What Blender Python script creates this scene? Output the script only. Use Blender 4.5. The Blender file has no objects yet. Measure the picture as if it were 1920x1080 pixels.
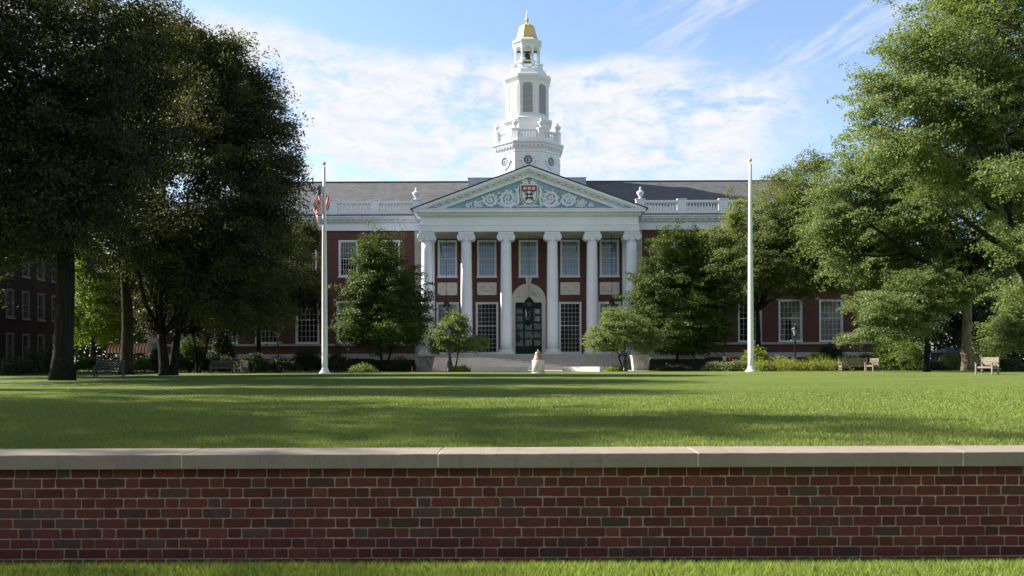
import bpy, math, random
import numpy as np
from mathutils import Vector, Matrix

R = math.radians
scene = bpy.context.scene
col = scene.collection

# ------------------------------------------------------------------ camera, sky, sun, exposure
F = 1560.0          # focal length in pixels of the 1920 px wide photograph
CAMZ, HOR = 0.80, 678.0
SUN_EL, SUN_BACK = R(36), R(15)     # sun stands to the left, a little behind the facade
cam = bpy.data.cameras.new("camera")
cam.sensor_width = 36.0
cam.lens = F / 1920 * 36.0
cam.shift_y = (HOR - 540) / 1920
cam.clip_start, cam.clip_end = 0.1, 3000
camo = bpy.data.objects.new("camera", cam)
camo.location = (0, 0, CAMZ)
camo.rotation_euler = (R(90), R(0.2), 0)
col.objects.link(camo)
scene.camera = camo

sun_dir = Vector((-math.cos(SUN_BACK) * math.cos(SUN_EL), math.sin(SUN_BACK) * math.cos(SUN_EL), math.sin(SUN_EL)))
sl = bpy.data.lights.new("sun", 'SUN')
sl.energy = 4.9
sl.angle = R(0.5)
sl.color = (1.0, 0.93, 0.82)
so = bpy.data.objects.new("sun", sl)
so.rotation_euler = sun_dir.to_track_quat('Z', 'Y').to_euler()
col.objects.link(so)

scene.view_settings.view_transform = 'Standard'
scene.view_settings.look = 'None'
scene.view_settings.gamma = 1.0
scene.view_settings.exposure = 1.4
scene.cycles.max_bounces = 7
scene.cycles.diffuse_bounces = 4
scene.cycles.glossy_bounces = 3
scene.cycles.transmission_bounces = 4
scene.cycles.transparent_max_bounces = 8
scene.cycles.caustics_reflective = False
scene.cycles.caustics_refractive = False
scene.cycles.sample_clamp_indirect = 4.0


class NT:
    """small helper to write node trees"""
    def __init__(self, tree):
        self.t = tree
    def n(self, typ, **kw):
        nd = self.t.nodes.new(typ)
        ins = kw.pop('ins', {})
        for k, v in kw.items():
            setattr(nd, k, v)
        for k, v in ins.items():
            if hasattr(v, 'links') or isinstance(v, bpy.types.NodeSocket):
                self.t.links.new(v, nd.inputs[k])
            else:
                nd.inputs[k].default_value = v
        return nd
    def l(self, a, b):
        self.t.links.new(a, b)
    def math(self, op, a, b=None, c=None, clamp=False):
        nd = self.t.nodes.new('ShaderNodeMath')
        nd.operation = op
        nd.use_clamp = clamp
        for i, v in enumerate((a, b, c)):
            if v is None:
                continue
            if isinstance(v, bpy.types.NodeSocket):
                self.t.links.new(v, nd.inputs[i])
            else:
                nd.inputs[i].default_value = v
        return nd.outputs[0]
    def smooth(self, v, lo, hi, a=0.0, b=1.0):
        nd = self.t.nodes.new('ShaderNodeMapRange')
        nd.interpolation_type = 'SMOOTHSTEP'
        self.t.links.new(v, nd.inputs['Value'])
        for k, x in (('From Min', lo), ('From Max', hi), ('To Min', a), ('To Max', b)):
            nd.inputs[k].default_value = x
        return nd.outputs[0]
    def mix(self, fac, a, b, blend='MIX'):
        nd = self.t.nodes.new('ShaderNodeMix')
        nd.data_type = 'RGBA'
        nd.blend_type = blend
        for i, v in ((0, fac), (6, a), (7, b)):
            if isinstance(v, bpy.types.NodeSocket):
                self.t.links.new(v, nd.inputs[i])
            else:
                nd.inputs[i].default_value = v if i == 0 else (*v[:3], 1)
        return nd.outputs[2]
    def noise(self, vec, scale, detail=4, rough=0.55, dist=0.0):
        nd = self.t.nodes.new('ShaderNodeTexNoise')
        nd.inputs['Scale'].default_value = scale
        nd.inputs['Detail'].default_value = detail
        nd.inputs['Roughness'].default_value = rough
        nd.inputs['Distortion'].default_value = dist
        if vec is not None:
            self.t.links.new(vec, nd.inputs['Vector'])
        return nd.outputs['Fac']


world = bpy.data.worlds.new("World")
scene.world = world
world.use_nodes = True
wt = world.node_tree
wt.nodes.clear()
W = NT(wt)
sky = W.n('ShaderNodeTexSky', sky_type='NISHITA', sun_disc=False)
sky.sun_elevation = SUN_EL
sky.sun_rotation = math.atan2(sun_dir.x, sun_dir.y)
sky.altitude = 0
sky.air_density = 1.0
sky.dust_density = 0.6
sky.ozone_density = 2.0
tc = W.n('ShaderNodeTexCoord')
sp = W.n('ShaderNodeSeparateXYZ', ins={0: tc.outputs['Generated']})
az = W.math('ARCTAN2', sp.outputs[0], sp.outputs[1])
el = W.math('ARCSINE', sp.outputs[2])
# broken white cloud bank low over the library, elevation 8 to 22 degrees, thinning to the right
cv = W.n('ShaderNodeCombineXYZ', ins={0: W.math('MULTIPLY', az, 1.0), 1: W.math('MULTIPLY', el, 2.2), 2: 3.7})
n1 = W.noise(cv.outputs[0], 4.2, 8, 0.62, 0.35)
n2 = W.noise(cv.outputs[0], 30.0, 9, 0.66, 0.5)
cvb = W.n('ShaderNodeCombineXYZ', ins={0: az, 1: W.math('MULTIPLY', el, 1.6), 2: 9.1})
n3 = W.noise(cvb.outputs[0], 10.0, 9, 0.64, 0.6)
top_el = W.math('ADD', W.math('MULTIPLY', az, -0.07), 0.362)
under = W.math('SUBTRACT', top_el, el)                      # > 0 below the cloud top
edge = W.math('ADD', under, W.math('MULTIPLY', W.math('SUBTRACT', n1, 0.5), 0.1))
bank = W.smooth(edge, -0.004, 0.035)
low = W.smooth(el, 0.19, 0.235)
low = W.math('ADD', W.math('MULTIPLY', low, 0.55), 0.45)
rightcut = W.smooth(W.math('ADD', az, W.math('MULTIPLY', W.math('SUBTRACT', n3, 0.5), 0.22)), 0.28, 0.37, 1.0, 0.12)
dens = W.math('ADD', W.math('MULTIPLY', n3, 1.4), W.math('MULTIPLY', n2, 0.7))
dens = W.smooth(dens, 0.74, 1.12)
leftcut = W.smooth(az, -1.0, -0.7)
rightcut = W.math('MULTIPLY', rightcut, leftcut)
bankm = W.math('MULTIPLY', W.math('MULTIPLY', bank, rightcut), W.math('MULTIPLY', dens, low))
# thin high streaks, upper right
rot = R(24)
u = W.math('ADD', W.math('MULTIPLY', az, math.cos(rot)), W.math('MULTIPLY', el, math.sin(rot)))
v = W.math('SUBTRACT', W.math('MULTIPLY', el, math.cos(rot)), W.math('MULTIPLY', az, math.sin(rot)))
sv = W.n('ShaderNodeCombineXYZ', ins={0: W.math('MULTIPLY', u, 2.0), 1: W.math('MULTIPLY', v, 13.0), 2: 1.3})
n4 = W.noise(sv.outputs[0], 2.1, 7, 0.6, 0.4)
streak = W.smooth(n4, 0.48, 0.7)
sreg = W.math('MULTIPLY', W.smooth(az, 0.10, 0.24), W.smooth(el, 0.26, 0.36))
sreg2 = W.math('MULTIPLY', W.smooth(az, 0.55, 0.75, 1.0, 0.5), sreg)
streak = W.math('MULTIPLY', streak, sreg2)
mask = W.math('MAXIMUM', bankm, W.math('MULTIPLY', streak, 0.8))
mask = W.math('MULTIPLY', mask, 0.95)
ccol = W.mix(W.smooth(n2, 0.3, 0.7), (3.2, 3.3, 3.45), (3.75, 3.76, 3.8))
hsv = W.n('ShaderNodeHueSaturation', ins={'Saturation': 0.9, 'Value': 1.0, 'Color': sky.outputs[0]})
skyt = W.mix(1.0, hsv.outputs[0], (0.93, 0.98, 1.04), 'MULTIPLY')
zen = W.smooth(el, 0.42, 1.0, 0.95, 0.32)  # zenith above the view dimmed to deepen the shade on the lawn
skyz = W.n('ShaderNodeVectorMath', operation='SCALE', ins={0: skyt, 'Scale': zen})
# unseen bright cloud deck added behind the viewpoint to fill the shaded facade
back_fill = W.math('MULTIPLY', W.smooth(W.math('ABSOLUTE', az), 1.75, 2.3), W.smooth(el, 0.55, 0.85, 1.0, 0.0))
back_fill = W.math('MULTIPLY', back_fill, W.smooth(n1, 0.3, 0.6, 0.35, 0.95))
mask = W.math('MAXIMUM', mask, back_fill)
skyc = W.mix(mask, skyz.outputs[0], ccol)
bg = W.n('ShaderNodeBackground', ins={'Color': skyc, 'Strength': 0.10})
wo = W.n('ShaderNodeOutputWorld', ins={0: bg.outputs[0]})

# ------------------------------------------------------------------ placing helpers
def PX(px, Y):
    return (px - 960) / F * Y
def P(px, py, Y):
    return ((px - 960) / F * Y, Y, CAMZ + (HOR - (py + (px - 960) * 0.0035)) / F * Y)
def PZ(py, Y, px=960):
    return CAMZ + (HOR - (py + (px - 960) * 0.0035)) / F * Y

# ------------------------------------------------------------------ materials
def new_mat(name):
    m = bpy.data.materials.new(name)
    m.use_nodes = True
    m.node_tree.nodes.clear()
    return m, NT(m.node_tree)

def finish(t, shader):
    o = t.n('ShaderNodeOutputMaterial')
    t.l(shader, o.inputs[0])

def simple(name, base, rough=0.6, var=0.15, scale=3.0, bump=0.0, bscale=40.0, metallic=0.0, spec=0.5, coat=0.0, dark=None):
    m, t = new_mat(name)
    c = t.n('ShaderNodeTexCoord')
    n = t.noise(c.outputs['Object'], scale, 6, 0.65)
    d = dark if dark else tuple(x * (1 - var) for x in base)
    b = tuple(min(1, x * (1 + var * 0.6)) for x in base)
    colr = t.mix(t.smooth(n, 0.3, 0.7), d, b)
    p = t.n('ShaderNodeBsdfPrincipled', ins={'Base Color': colr, 'Roughness': rough, 'Metallic': metallic, 'Specular IOR Level': spec, 'Coat Weight': coat})
    if bump:
        bn = t.noise(c.outputs['Object'], bscale, 5, 0.6)
        bp = t.n('ShaderNodeBump', ins={'Strength': bump, 'Distance': 0.02, 'Height': bn})
        t.l(bp.outputs[0], p.inputs['Normal'])
    finish(t, p.outputs[0])
    return m

M = {}
M['white'] = simple('white_paint', (0.735, 0.775, 0.85), 0.5, 0.06, 0.6, spec=0.3)  # white pushed bluish, carrying the sky light of the shaded portico
M['white_trim'] = simple('white_trim', (0.73, 0.755, 0.79), 0.45, 0.07, 1.5, spec=0.3)
M['cupola_white'] = simple('cupola_paint', (0.72, 0.735, 0.76), 0.5, 0.04, 0.5, spec=0.3)
M['hall_trim_shaded'] = simple('shaded_hall_trim', (0.17, 0.17, 0.165), 0.5, 0.1, 1.5, spec=0.2)  # white trim darkened, the shade of the trees is in its colour
M['stone'] = simple('limestone', (0.46, 0.43, 0.38), 0.85, 0.2, 1.2, 0.3, 14, spec=0.2)
M['white_granite'] = simple('white_granite', (0.66, 0.62, 0.59), 0.8, 0.12, 3.0, 0.25, 30, spec=0.25)
M['pale_stone'] = simple('pale_granite', (0.5, 0.48, 0.46), 0.8, 0.16, 3.0, 0.25, 30, spec=0.25)
M['planter_stone'] = simple('stained_planter_stone', (0.33, 0.31, 0.29), 0.85, 0.35, 2.5, 0.3, 20, spec=0.2)
M['relief_stone'] = simple('relief_stone', (0.68, 0.655, 0.61), 0.85, 0.12, 5.0, 0.2, 30, spec=0.2)
M['blue'] = simple('tympanum_blue', (0.27, 0.42, 0.53), 0.65, 0.08, 0.8, spec=0.25)
M['iron'] = simple('black_iron', (0.012, 0.013, 0.014), 0.4, 0.3, 8)
M['lead'] = simple('lead_sheet', (0.33, 0.43, 0.54), 0.5, 0.2, 1.0)
M['dark_gutter'] = simple('dark_gutter', (0.045, 0.042, 0.042), 0.6, 0.3, 2)
M['gold'] = simple('gold_leaf', (0.8, 0.58, 0.25), 0.5, 0.1, 2.0, metallic=0.6)
M['bronze'] = simple('weathered_bronze', (0.3, 0.2, 0.16), 0.55, 0.3, 6.0, metallic=0.3)
M['bell_dark'] = simple('dark_bell_metal', (0.03, 0.03, 0.035), 0.5, 0.2, 4)
M['teak'] = simple('weathered_teak', (0.25, 0.215, 0.165), 0.8, 0.25, 9.0, 0.3, 60, spec=0.2)
M['door'] = simple('door_green', (0.01, 0.042, 0.033), 0.5, 0.15, 2.0, spec=0.15)
M['crimson'] = simple('crest_crimson', (0.25, 0.03, 0.03), 0.6, 0.1)
M['navy'] = simple('crest_navy', (0.02, 0.025, 0.06), 0.6, 0.1)
M['rope'] = simple('crest_rope', (0.13, 0.1, 0.06), 0.7, 0.2)
M['flag_red'] = simple('flag_red', (0.7, 0.05, 0.05), 0.8, 0.1)
M['flag_white'] = simple('flag_white', (0.78, 0.75, 0.7), 0.8, 0.04)
M['flag_blue'] = simple('flag_blue', (0.02, 0.03, 0.12), 0.8, 0.1)
M['orange'] = simple('orange_plastic', (0.6, 0.08, 0.02), 0.5, 0.05)
M['red'] = simple('red_fabric', (0.5, 0.02, 0.025), 0.7, 0.1)
M['green_paint'] = simple('dark_teal_paint', (0.02, 0.075, 0.065), 0.5, 0.2)
M['tent'] = simple('tent_canvas', (0.5, 0.53, 0.66), 0.8, 0.06)
M['tent_blue'] = simple('tent_blue', (0.2, 0.3, 0.48), 0.8, 0.1)
M['blind'] = simple('sky_tinted_blind', (0.32, 0.52, 0.92), 0.9, 0.06, 1.0)  # blind colour pushed blue to stand in for sky reflected in the panes
M['blind_pale'] = simple('window_shade', (0.32, 0.36, 0.34), 0.9, 0.1, 1.0)
M['interior'] = simple('dark_interior', (0.03, 0.029, 0.028), 0.9, 0.5, 0.7)
M['awning_red'] = simple('awning_red', (0.42, 0.06, 0.06), 0.8, 0.1)
M['awning_white'] = simple('awning_white', (0.7, 0.62, 0.6), 0.8, 0.06)
M['teak_shaded'] = simple('shaded_teak', (0.09, 0.085, 0.08), 0.85, 0.25, 9.0, 0.3, 60, spec=0.15)  # darker copy of the teak for the seats in tree shade
def bark_mat(name, base):
    m, t = new_mat(name)
    c = t.n('ShaderNodeTexCoord')
    mp = t.n('ShaderNodeMapping', ins={'Vector': c.outputs['Object'], 'Scale': (9.0, 9.0, 1.3)})
    n = t.noise(mp.outputs[0], 1.0, 7, 0.7, 0.6)
    n2 = t.noise(c.outputs['Object'], 1.1, 4, 0.6)
    cc = t.mix(t.smooth(n, 0.38, 0.62), tuple(x * 0.45 for x in base), tuple(x * 1.25 for x in base))
    cc = t.mix(t.smooth(n2, 0.4, 0.7, 0, 0.4), cc, (base[0] * 0.8, base[1] * 0.95, base[2] * 0.75))
    p = t.n('ShaderNodeBsdfPrincipled', ins={'Base Color': cc, 'Roughness': 0.92, 'Specular IOR Level': 0.12})
    bp = t.n('ShaderNodeBump', ins={'Strength': 0.9, 'Distance': 0.05, 'Height': n})
    t.l(bp.outputs[0], p.inputs['Normal'])
    finish(t, p.outputs[0])
    return m
M['bark'] = bark_mat('bark', (0.05, 0.042, 0.034))
M['bark_pale'] = bark_mat('pale_bark', (0.21, 0.175, 0.13))
M['bark_dark'] = bark_mat('dark_bark', (0.02, 0.018, 0.016))
M['soil'] = simple('bed_soil', (0.035, 0.026, 0.018), 0.95, 0.4, 3.0, 0.5, 20, spec=0.1)
M['path'] = simple('pale_path', (0.26, 0.2, 0.17), 0.9, 0.2, 3.0, 0.2, 30, spec=0.2)

def brick_mat(name, c1, c2, mortar, scale=1.0):
    m, t = new_mat(name)
    c = t.n('ShaderNodeTexCoord')
    s = t.n('ShaderNodeSeparateXYZ', ins={0: c.outputs['Object']})
    x = t.math('ADD', s.outputs[0], s.outputs[1])
    v = t.n('ShaderNodeCombineXYZ', ins={0: x, 1: s.outputs[2], 2: 0.0})
    b = t.n('ShaderNodeTexBrick', ins={'Vector': v.outputs[0], 'Color1': (*c1, 1), 'Color2': (*c2, 1), 'Mortar': (*mortar, 1),
            'Scale': 1.0, 'Mortar Size': 0.008, 'Brick Width': 0.21, 'Row Height': 0.074})
    n = t.noise(c.outputs['Object'], 0.6, 6, 0.65)
    n2 = t.noise(v.outputs[0], 9.0, 4, 0.7)
    cc = t.mix(t.smooth(n, 0.35, 0.7, 0, 0.35), b.outputs[0], tuple(q * 0.6 for q in c1))
    cc = t.mix(t.smooth(n2, 0.35, 0.75, 0, 0.4), cc, tuple(q * 0.5 for q in c2))
    p = t.n('ShaderNodeBsdfPrincipled', ins={'Base Color': cc, 'Roughness': 0.85, 'Specular IOR Level': 0.2})
    finish(t, p.outputs[0])
    return m
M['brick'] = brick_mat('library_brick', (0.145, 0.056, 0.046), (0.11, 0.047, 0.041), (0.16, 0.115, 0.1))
M['dorm_brick'] = brick_mat('hall_brick', (0.03, 0.016, 0.014), (0.025, 0.014, 0.013), (0.035, 0.026, 0.022))  # brick darkened to carry the deep tree shade over the hall

def slate():
    m, t = new_mat('slate_roof')
    c = t.n('ShaderNodeTexCoord')
    s = t.n('ShaderNodeSeparateXYZ', ins={0: c.outputs['Object']})
    v = t.n('ShaderNodeCombineXYZ', ins={0: s.outputs[0], 1: t.math('MULTIPLY', s.outputs[2], 1.6), 2: 0.0})
    b = t.n('ShaderNodeTexBrick', ins={'Vector': v.outputs[0], 'Color1': (0.125, 0.125, 0.132, 1), 'Color2': (0.072, 0.073, 0.08, 1), 'Mortar': (0.05, 0.05, 0.052, 1),
            'Scale': 1.0, 'Mortar Size': 0.018, 'Brick Width': 0.5, 'Row Height': 0.34})
    n = t.noise(v.outputs[0], 0.7, 6, 0.7)
    cc = t.mix(t.smooth(n, 0.3, 0.7, 0, 0.5), b.outputs[0], (0.135, 0.13, 0.125))
    p = t.n('ShaderNodeBsdfPrincipled', ins={'Base Color': cc, 'Roughness': 0.6, 'Specular IOR Level': 0.35})
    finish(t, p.outputs[0])
    return m
M['slate'] = slate()

def glass():
    m, t = new_mat('window_glass')
    c = t.n('ShaderNodeTexCoord')
    n = t.noise(c.outputs['Object'], 1.6, 3, 0.5)
    bp = t.n('ShaderNodeBump', ins={'Strength': 0.12, 'Distance': 0.02, 'Height': n})
    fr = t.n('ShaderNodeFresnel', ins={'IOR': 1.5, 'Normal': bp.outputs[0]})
    g = t.n('ShaderNodeBsdfGlossy', ins={'Color': (0.95, 0.97, 1, 1), 'Roughness': 0.02, 'Normal': bp.outputs[0]})
    tr = t.n('ShaderNodeBsdfTransparent', ins={'Color': (0.9, 0.93, 0.94, 1)})
    mx = t.n('ShaderNodeMixShader', ins={0: fr.outputs[0], 1: tr.outputs[0], 2: g.outputs[0]})
    finish(t, mx.outputs[0])
    return m
M['glass'] = glass()

def leaf_mat(name, c1, c2, c3, trans=0.35, tcol=(1.25, 1.15, 0.5)):
    """c1 usual leaf, c2 second tone, c3 rare tone (yellowed leaf); the tint attribute picks between them leaf by leaf"""
    m, t = new_mat(name)
    a = t.n('ShaderNodeAttribute', attribute_name='tint')
    s = t.n('ShaderNodeSeparateColor', ins={0: a.outputs['Color']})
    cc = t.mix(s.outputs[0], c1, c2)
    cc = t.mix(t.smooth(s.outputs[1], 0.9, 1.0), cc, c3)
    d = t.n('ShaderNodeBsdfPrincipled', ins={'Base Color': cc, 'Roughness': 0.5, 'Specular IOR Level': 0.28})
    tcn = t.mix(1.0, cc, tcol, 'MULTIPLY')
    tl = t.n('ShaderNodeBsdfTranslucent', ins={'Color': tcn})
    mx = t.n('ShaderNodeMixShader', ins={0: trans, 1: d.outputs[0], 2: tl.outputs[0]})
    finish(t, mx.outputs[0])
    return m
M['leaf_elm'] = leaf_mat('elm_leaf', (0.036, 0.044, 0.023), (0.05, 0.058, 0.029), (0.11, 0.105, 0.036), 0.48)  # leaf colour kept dark to carry the backlit shade of the left crowns
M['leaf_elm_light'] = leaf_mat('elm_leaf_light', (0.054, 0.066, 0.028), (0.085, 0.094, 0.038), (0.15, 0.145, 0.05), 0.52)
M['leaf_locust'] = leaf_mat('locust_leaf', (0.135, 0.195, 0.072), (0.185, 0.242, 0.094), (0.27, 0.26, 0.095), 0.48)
M['leaf_olive'] = leaf_mat('olive_leaf', (0.135, 0.183, 0.07), (0.185, 0.225, 0.088), (0.26, 0.19, 0.066), 0.5)
M['leaf_maple'] = leaf_mat('katsura_leaf', (0.058, 0.098, 0.022), (0.082, 0.13, 0.03), (0.12, 0.155, 0.04), 0.38)
M['leaf_crab'] = leaf_mat('crabapple_leaf', (0.16, 0.215, 0.085), (0.21, 0.26, 0.115), (0.27, 0.29, 0.1), 0.45)
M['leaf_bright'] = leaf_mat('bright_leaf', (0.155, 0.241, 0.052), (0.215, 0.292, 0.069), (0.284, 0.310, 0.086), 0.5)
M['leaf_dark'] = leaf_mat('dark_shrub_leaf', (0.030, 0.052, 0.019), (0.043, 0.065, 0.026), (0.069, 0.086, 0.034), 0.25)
M['leaf_grey'] = leaf_mat('grey_shrub_leaf', (0.146, 0.181, 0.086), (0.189, 0.224, 0.120), (0.206, 0.206, 0.103), 0.35)
M['leaf_yellow'] = leaf_mat('yellow_shrub_leaf', (0.2, 0.245, 0.052), (0.24, 0.265, 0.065), (0.3, 0.21, 0.06), 0.42)
M['grass'] = leaf_mat('grass_blade', (0.165, 0.235, 0.05), (0.22, 0.27, 0.064), (0.27, 0.26, 0.105), 0.25, (1.2, 1.15, 0.6))

M['verge_grass'] = leaf_mat('sunlit_verge_blade', (0.2, 0.29, 0.065), (0.27, 0.34, 0.085), (0.34, 0.33, 0.14), 0.45, (1.2, 1.15, 0.6))  # brighter copy of the lawn grass, standing in for sun on the verge
def lawn_mat():
    m, t = new_mat('lawn_turf')
    c = t.n('ShaderNodeTexCoord')
    g = t.n('ShaderNodeNewGeometry')
    mp = t.n('ShaderNodeMapping', ins={'Vector': g.outputs['Position'], 'Scale': (0.5, 1.0, 1.0)})
    n1 = t.noise(mp.outputs[0], 0.35, 6, 0.7)
    n2 = t.noise(g.outputs['Position'], 2.2, 6, 0.75)
    n3 = t.noise(g.outputs['Position'], 45.0, 3, 0.7)
    cc = t.mix(t.smooth(n1, 0.35, 0.68), (0.112, 0.166, 0.035), (0.187, 0.207, 0.058))
    cc = t.mix(t.smooth(n2, 0.3, 0.75, 0, 0.45), cc, (0.095, 0.149, 0.028))
    cc = t.mix(t.smooth(n3, 0.35, 0.75, 0, 0.55), cc, (0.062, 0.104, 0.021))
    p = t.n('ShaderNodeBsdfPrincipled', ins={'Base Color': cc, 'Roughness': 0.9, 'Specular IOR Level': 0.1})
    bp = t.n('ShaderNodeBump', ins={'Strength': 0.7, 'Distance': 0.06, 'Height': t.math('ADD', n3, n2)})
    t.l(bp.outputs[0], p.inputs['Normal'])
    finish(t, p.outputs[0])
    return m
M['lawn'] = lawn_mat()

def wall_brick_mat():
    m, t = new_mat('wall_bricks')
    a = t.n('ShaderNodeAttribute', attribute_name='tint')
    c = t.n('ShaderNodeTexCoord')
    n = t.noise(c.outputs['Object'], 55, 6, 0.7)
    n2 = t.noise(c.outputs['Object'], 7, 5, 0.65)
    n3 = t.noise(c.outputs['Object'], 1.6, 5, 0.7)
    cc = t.mix(t.smooth(n, 0.3, 0.75, 0, 0.45), a.outputs['Color'], (0.045, 0.022, 0.018))
    cc = t.mix(t.smooth(n2, 0.5, 0.8, 0, 0.3), cc, (0.17, 0.11, 0.085))
    cc = t.mix(t.smooth(n3, 0.52, 0.75, 0, 0.35), cc, (0.05, 0.035, 0.03))
    p = t.n('ShaderNodeBsdfPrincipled', ins={'Base Color': cc, 'Roughness': 0.85, 'Specular IOR Level': 0.25})
    bp = t.n('ShaderNodeBump', ins={'Strength': 0.5, 'Distance': 0.003, 'Height': n})
    t.l(bp.outputs[0], p.inputs['Normal'])
    finish(t, p.outputs[0])
    return m
M['wall_brick'] = wall_brick_mat()
M['mortar'] = simple('lime_mortar', (0.36, 0.28, 0.215), 0.95, 0.3, 9.0, 0.6, 120, spec=0.1)

def coping_mat():
    m, t = new_mat('coping_stone')
    c = t.n('ShaderNodeTexCoord')
    n = t.noise(c.outputs['Object'], 1.8, 6, 0.7)
    n2 = t.noise(c.outputs['Object'], 28, 6, 0.75)
    vo = t.n('ShaderNodeTexVoronoi', ins={'Vector': c.outputs['Object'], 'Scale': 46.0})
    cc = t.mix(t.smooth(n, 0.3, 0.7), (0.249, 0.207, 0.168), (0.295, 0.249, 0.205))
    cc = t.mix(t.smooth(n2, 0.45, 0.75, 0, 0.45), cc, (0.166, 0.149, 0.129))
    st = t.n('ShaderNodeMapping', ins={'Vector': c.outputs['Object'], 'Scale': (7.0, 1.0, 0.7)})
    n4 = t.noise(st.outputs[0], 2.2, 7, 0.75)
    cc = t.mix(t.smooth(n4, 0.5, 0.72, 0, 0.5), cc, (0.141, 0.129, 0.108))
    cc = t.mix(t.smooth(vo.outputs['Distance'], 0.1, 0.2, 0.6, 0.0), cc, (0.166, 0.149, 0.133))
    p = t.n('ShaderNodeBsdfPrincipled', ins={'Base Color': cc, 'Roughness': 0.9, 'Specular IOR Level': 0.15})
    bp = t.n('ShaderNodeBump', ins={'Strength': 0.5, 'Distance': 0.004, 'Height': n2})
    t.l(bp.outputs[0], p.inputs['Normal'])
    finish(t, p.outputs[0])
    return m
M['coping'] = coping_mat()

# ------------------------------------------------------------------ mesh builder
class MB:
    def __init__(self):
        self.v, self.f, self.m, self.s = [], [], [], []
    def add(self, vs, fs, mi=0, smooth=False):
        o = len(self.v)
        self.v += [tuple(p) for p in vs]
        for f in fs:
            self.f.append(tuple(i + o for i in f)); self.m.append(mi); self.s.append(smooth)
        return self
    def box(self, x0, x1, y0, y1, z0, z1, mi=0, mat=None):
        vs = [(x, y, z) for z in (z0, z1) for y in (y0, y1) for x in (x0, x1)]
        if mat is not None:
            vs = [mat @ Vector(p) for p in vs]
        return self.add(vs, [(0, 2, 3, 1), (4, 5, 7, 6), (0, 1, 5, 4), (2, 6, 7, 3), (0, 4, 6, 2), (1, 3, 7, 5)], mi)
    def lathe(self, cx, cy, prof, n=16, mi=0, smooth=True, ang0=0.0, squash=1.0):
        vs, fs = [], []
        for r, z in prof:
            for k in range(n):
                a = ang0 + 2 * math.pi * k / n
                vs.append((cx + r * math.cos(a), cy + r * math.sin(a) * squash, z))
        for i in range(len(prof) - 1):
            for k in range(n):
                k2 = (k + 1) % n
                fs.append((i * n + k, i * n + k2, (i + 1) * n + k2, (i + 1) * n + k))
        fs.append(tuple(range(n - 1, -1, -1)))
        fs.append(tuple((len(prof) - 1) * n + k for k in range(n)))
        return self.add(vs, fs, mi, smooth)
    def octa(self, cx, cy, prof, mi=0):
        """eight sided turning with a flat face to the front; radii are apothems"""
        k = 1 / math.cos(math.pi / 8)
        return self.lathe(cx, cy, [(r * k, z) for r, z in prof], 8, mi, False, math.pi / 8)
    def tube(self, pts, rad, n=6, mi=0, smooth=True, cap=True):
        pts = [Vector(p) for p in pts]
        if not hasattr(rad, '__len__'):
            rad = [rad] * len(pts)
        vs, fs = [], []
        ref = Vector((0.13, 0.31, 0.94)).normalized()
        for i, p in enumerate(pts):
            d = (pts[min(i + 1, len(pts) - 1)] - pts[max(i - 1, 0)])
            d = d.normalized() if d.length > 1e-9 else Vector((0, 0, 1))
            a = d.cross(ref)
            if a.length < 0.05:
                a = d.cross(Vector((1, 0, 0)))
            a.normalize(); b = d.cross(a)
            for k in range(n):
                t = 2 * math.pi * k / n
                vs.append(p + (a * math.cos(t) + b * math.sin(t)) * rad[i])
        for i in range(len(pts) - 1):
            for k in range(n):
                k2 = (k + 1) % n
                fs.append((i * n + k, i * n + k2, (i + 1) * n + k2, (i + 1) * n + k))
        if cap:
            fs.append(tuple(range(n - 1, -1, -1)))
            fs.append(tuple((len(pts) - 1) * n + k for k in range(n)))
        return self.add(vs, fs, mi, smooth)
    def prism_y(self, poly, y0, y1, mi=0):
        """extrude a polygon given in x,z along y"""
        n = len(poly)
        vs = [(x, y0, z) for x, z in poly] + [(x, y1, z) for x, z in poly]
        fs = [tuple(range(n)), tuple(range(2 * n - 1, n - 1, -1))]
        for k in range(n):
            k2 = (k + 1) % n
            fs.append((k, n + k, n + k2, k2))
        return self.add(vs, fs, mi)
    def ellipsoid(self, c, r, n=8, mi=0):
        vs, fs = [], []
        h = n // 2 + 1
        for i in range(h + 1):
            ph = math.pi * i / h
            for k in range(n):
                a = 2 * math.pi * k / n
                vs.append((c[0] + r[0] * math.sin(ph) * math.cos(a), c[1] + r[1] * math.sin(ph) * math.sin(a), c[2] + r[2] * math.cos(ph)))
        for i in range(h):
            for k in range(n):
                k2 = (k + 1) % n
                fs.append((i * n + k, (i + 1) * n + k, (i + 1) * n + k2, i * n + k2))
        return self.add(vs, fs, mi, True)
    def build(self, name, mats, parent=None, loc=None, rot=None):
        me = bpy.data.meshes.new(name)
        me.from_pydata(self.v, [], self.f)
        if not isinstance(mats, (list, tuple)):
            mats = [mats]
        for m in mats:
            me.materials.append(M[m] if isinstance(m, str) else m)
        me.polygons.foreach_set('material_index', self.m)
        me.polygons.foreach_set('use_smooth', self.s)
        me.update()
        o = bpy.data.objects.new(name, me)
        col.objects.link(o)
        if parent is not None:
            o.parent = parent
            if loc is None and parent.get('world_built'):
                loc = -abs_loc(parent)
        if loc is not None:
            o.location = loc
        if rot:
            o.rotation_euler = rot
        return o

def abs_loc(o):
    l = Vector(o.location)
    while o.parent is not None:
        o = o.parent
        l += Vector(o.location)
    return l

def tag(o, label, cat, group=None, kind=None):
    if label: o['label'] = label
    if cat: o['category'] = cat
    if group: o['group'] = group
    if kind: o['kind'] = kind
    return o

def empty(name, loc, rz=0.0):
    o = bpy.data.objects.new(name, None)
    o.empty_display_size = 0.3
    col.objects.link(o)
    o.location = loc
    o.rotation_euler = (0, 0, rz)
    return o

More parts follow.
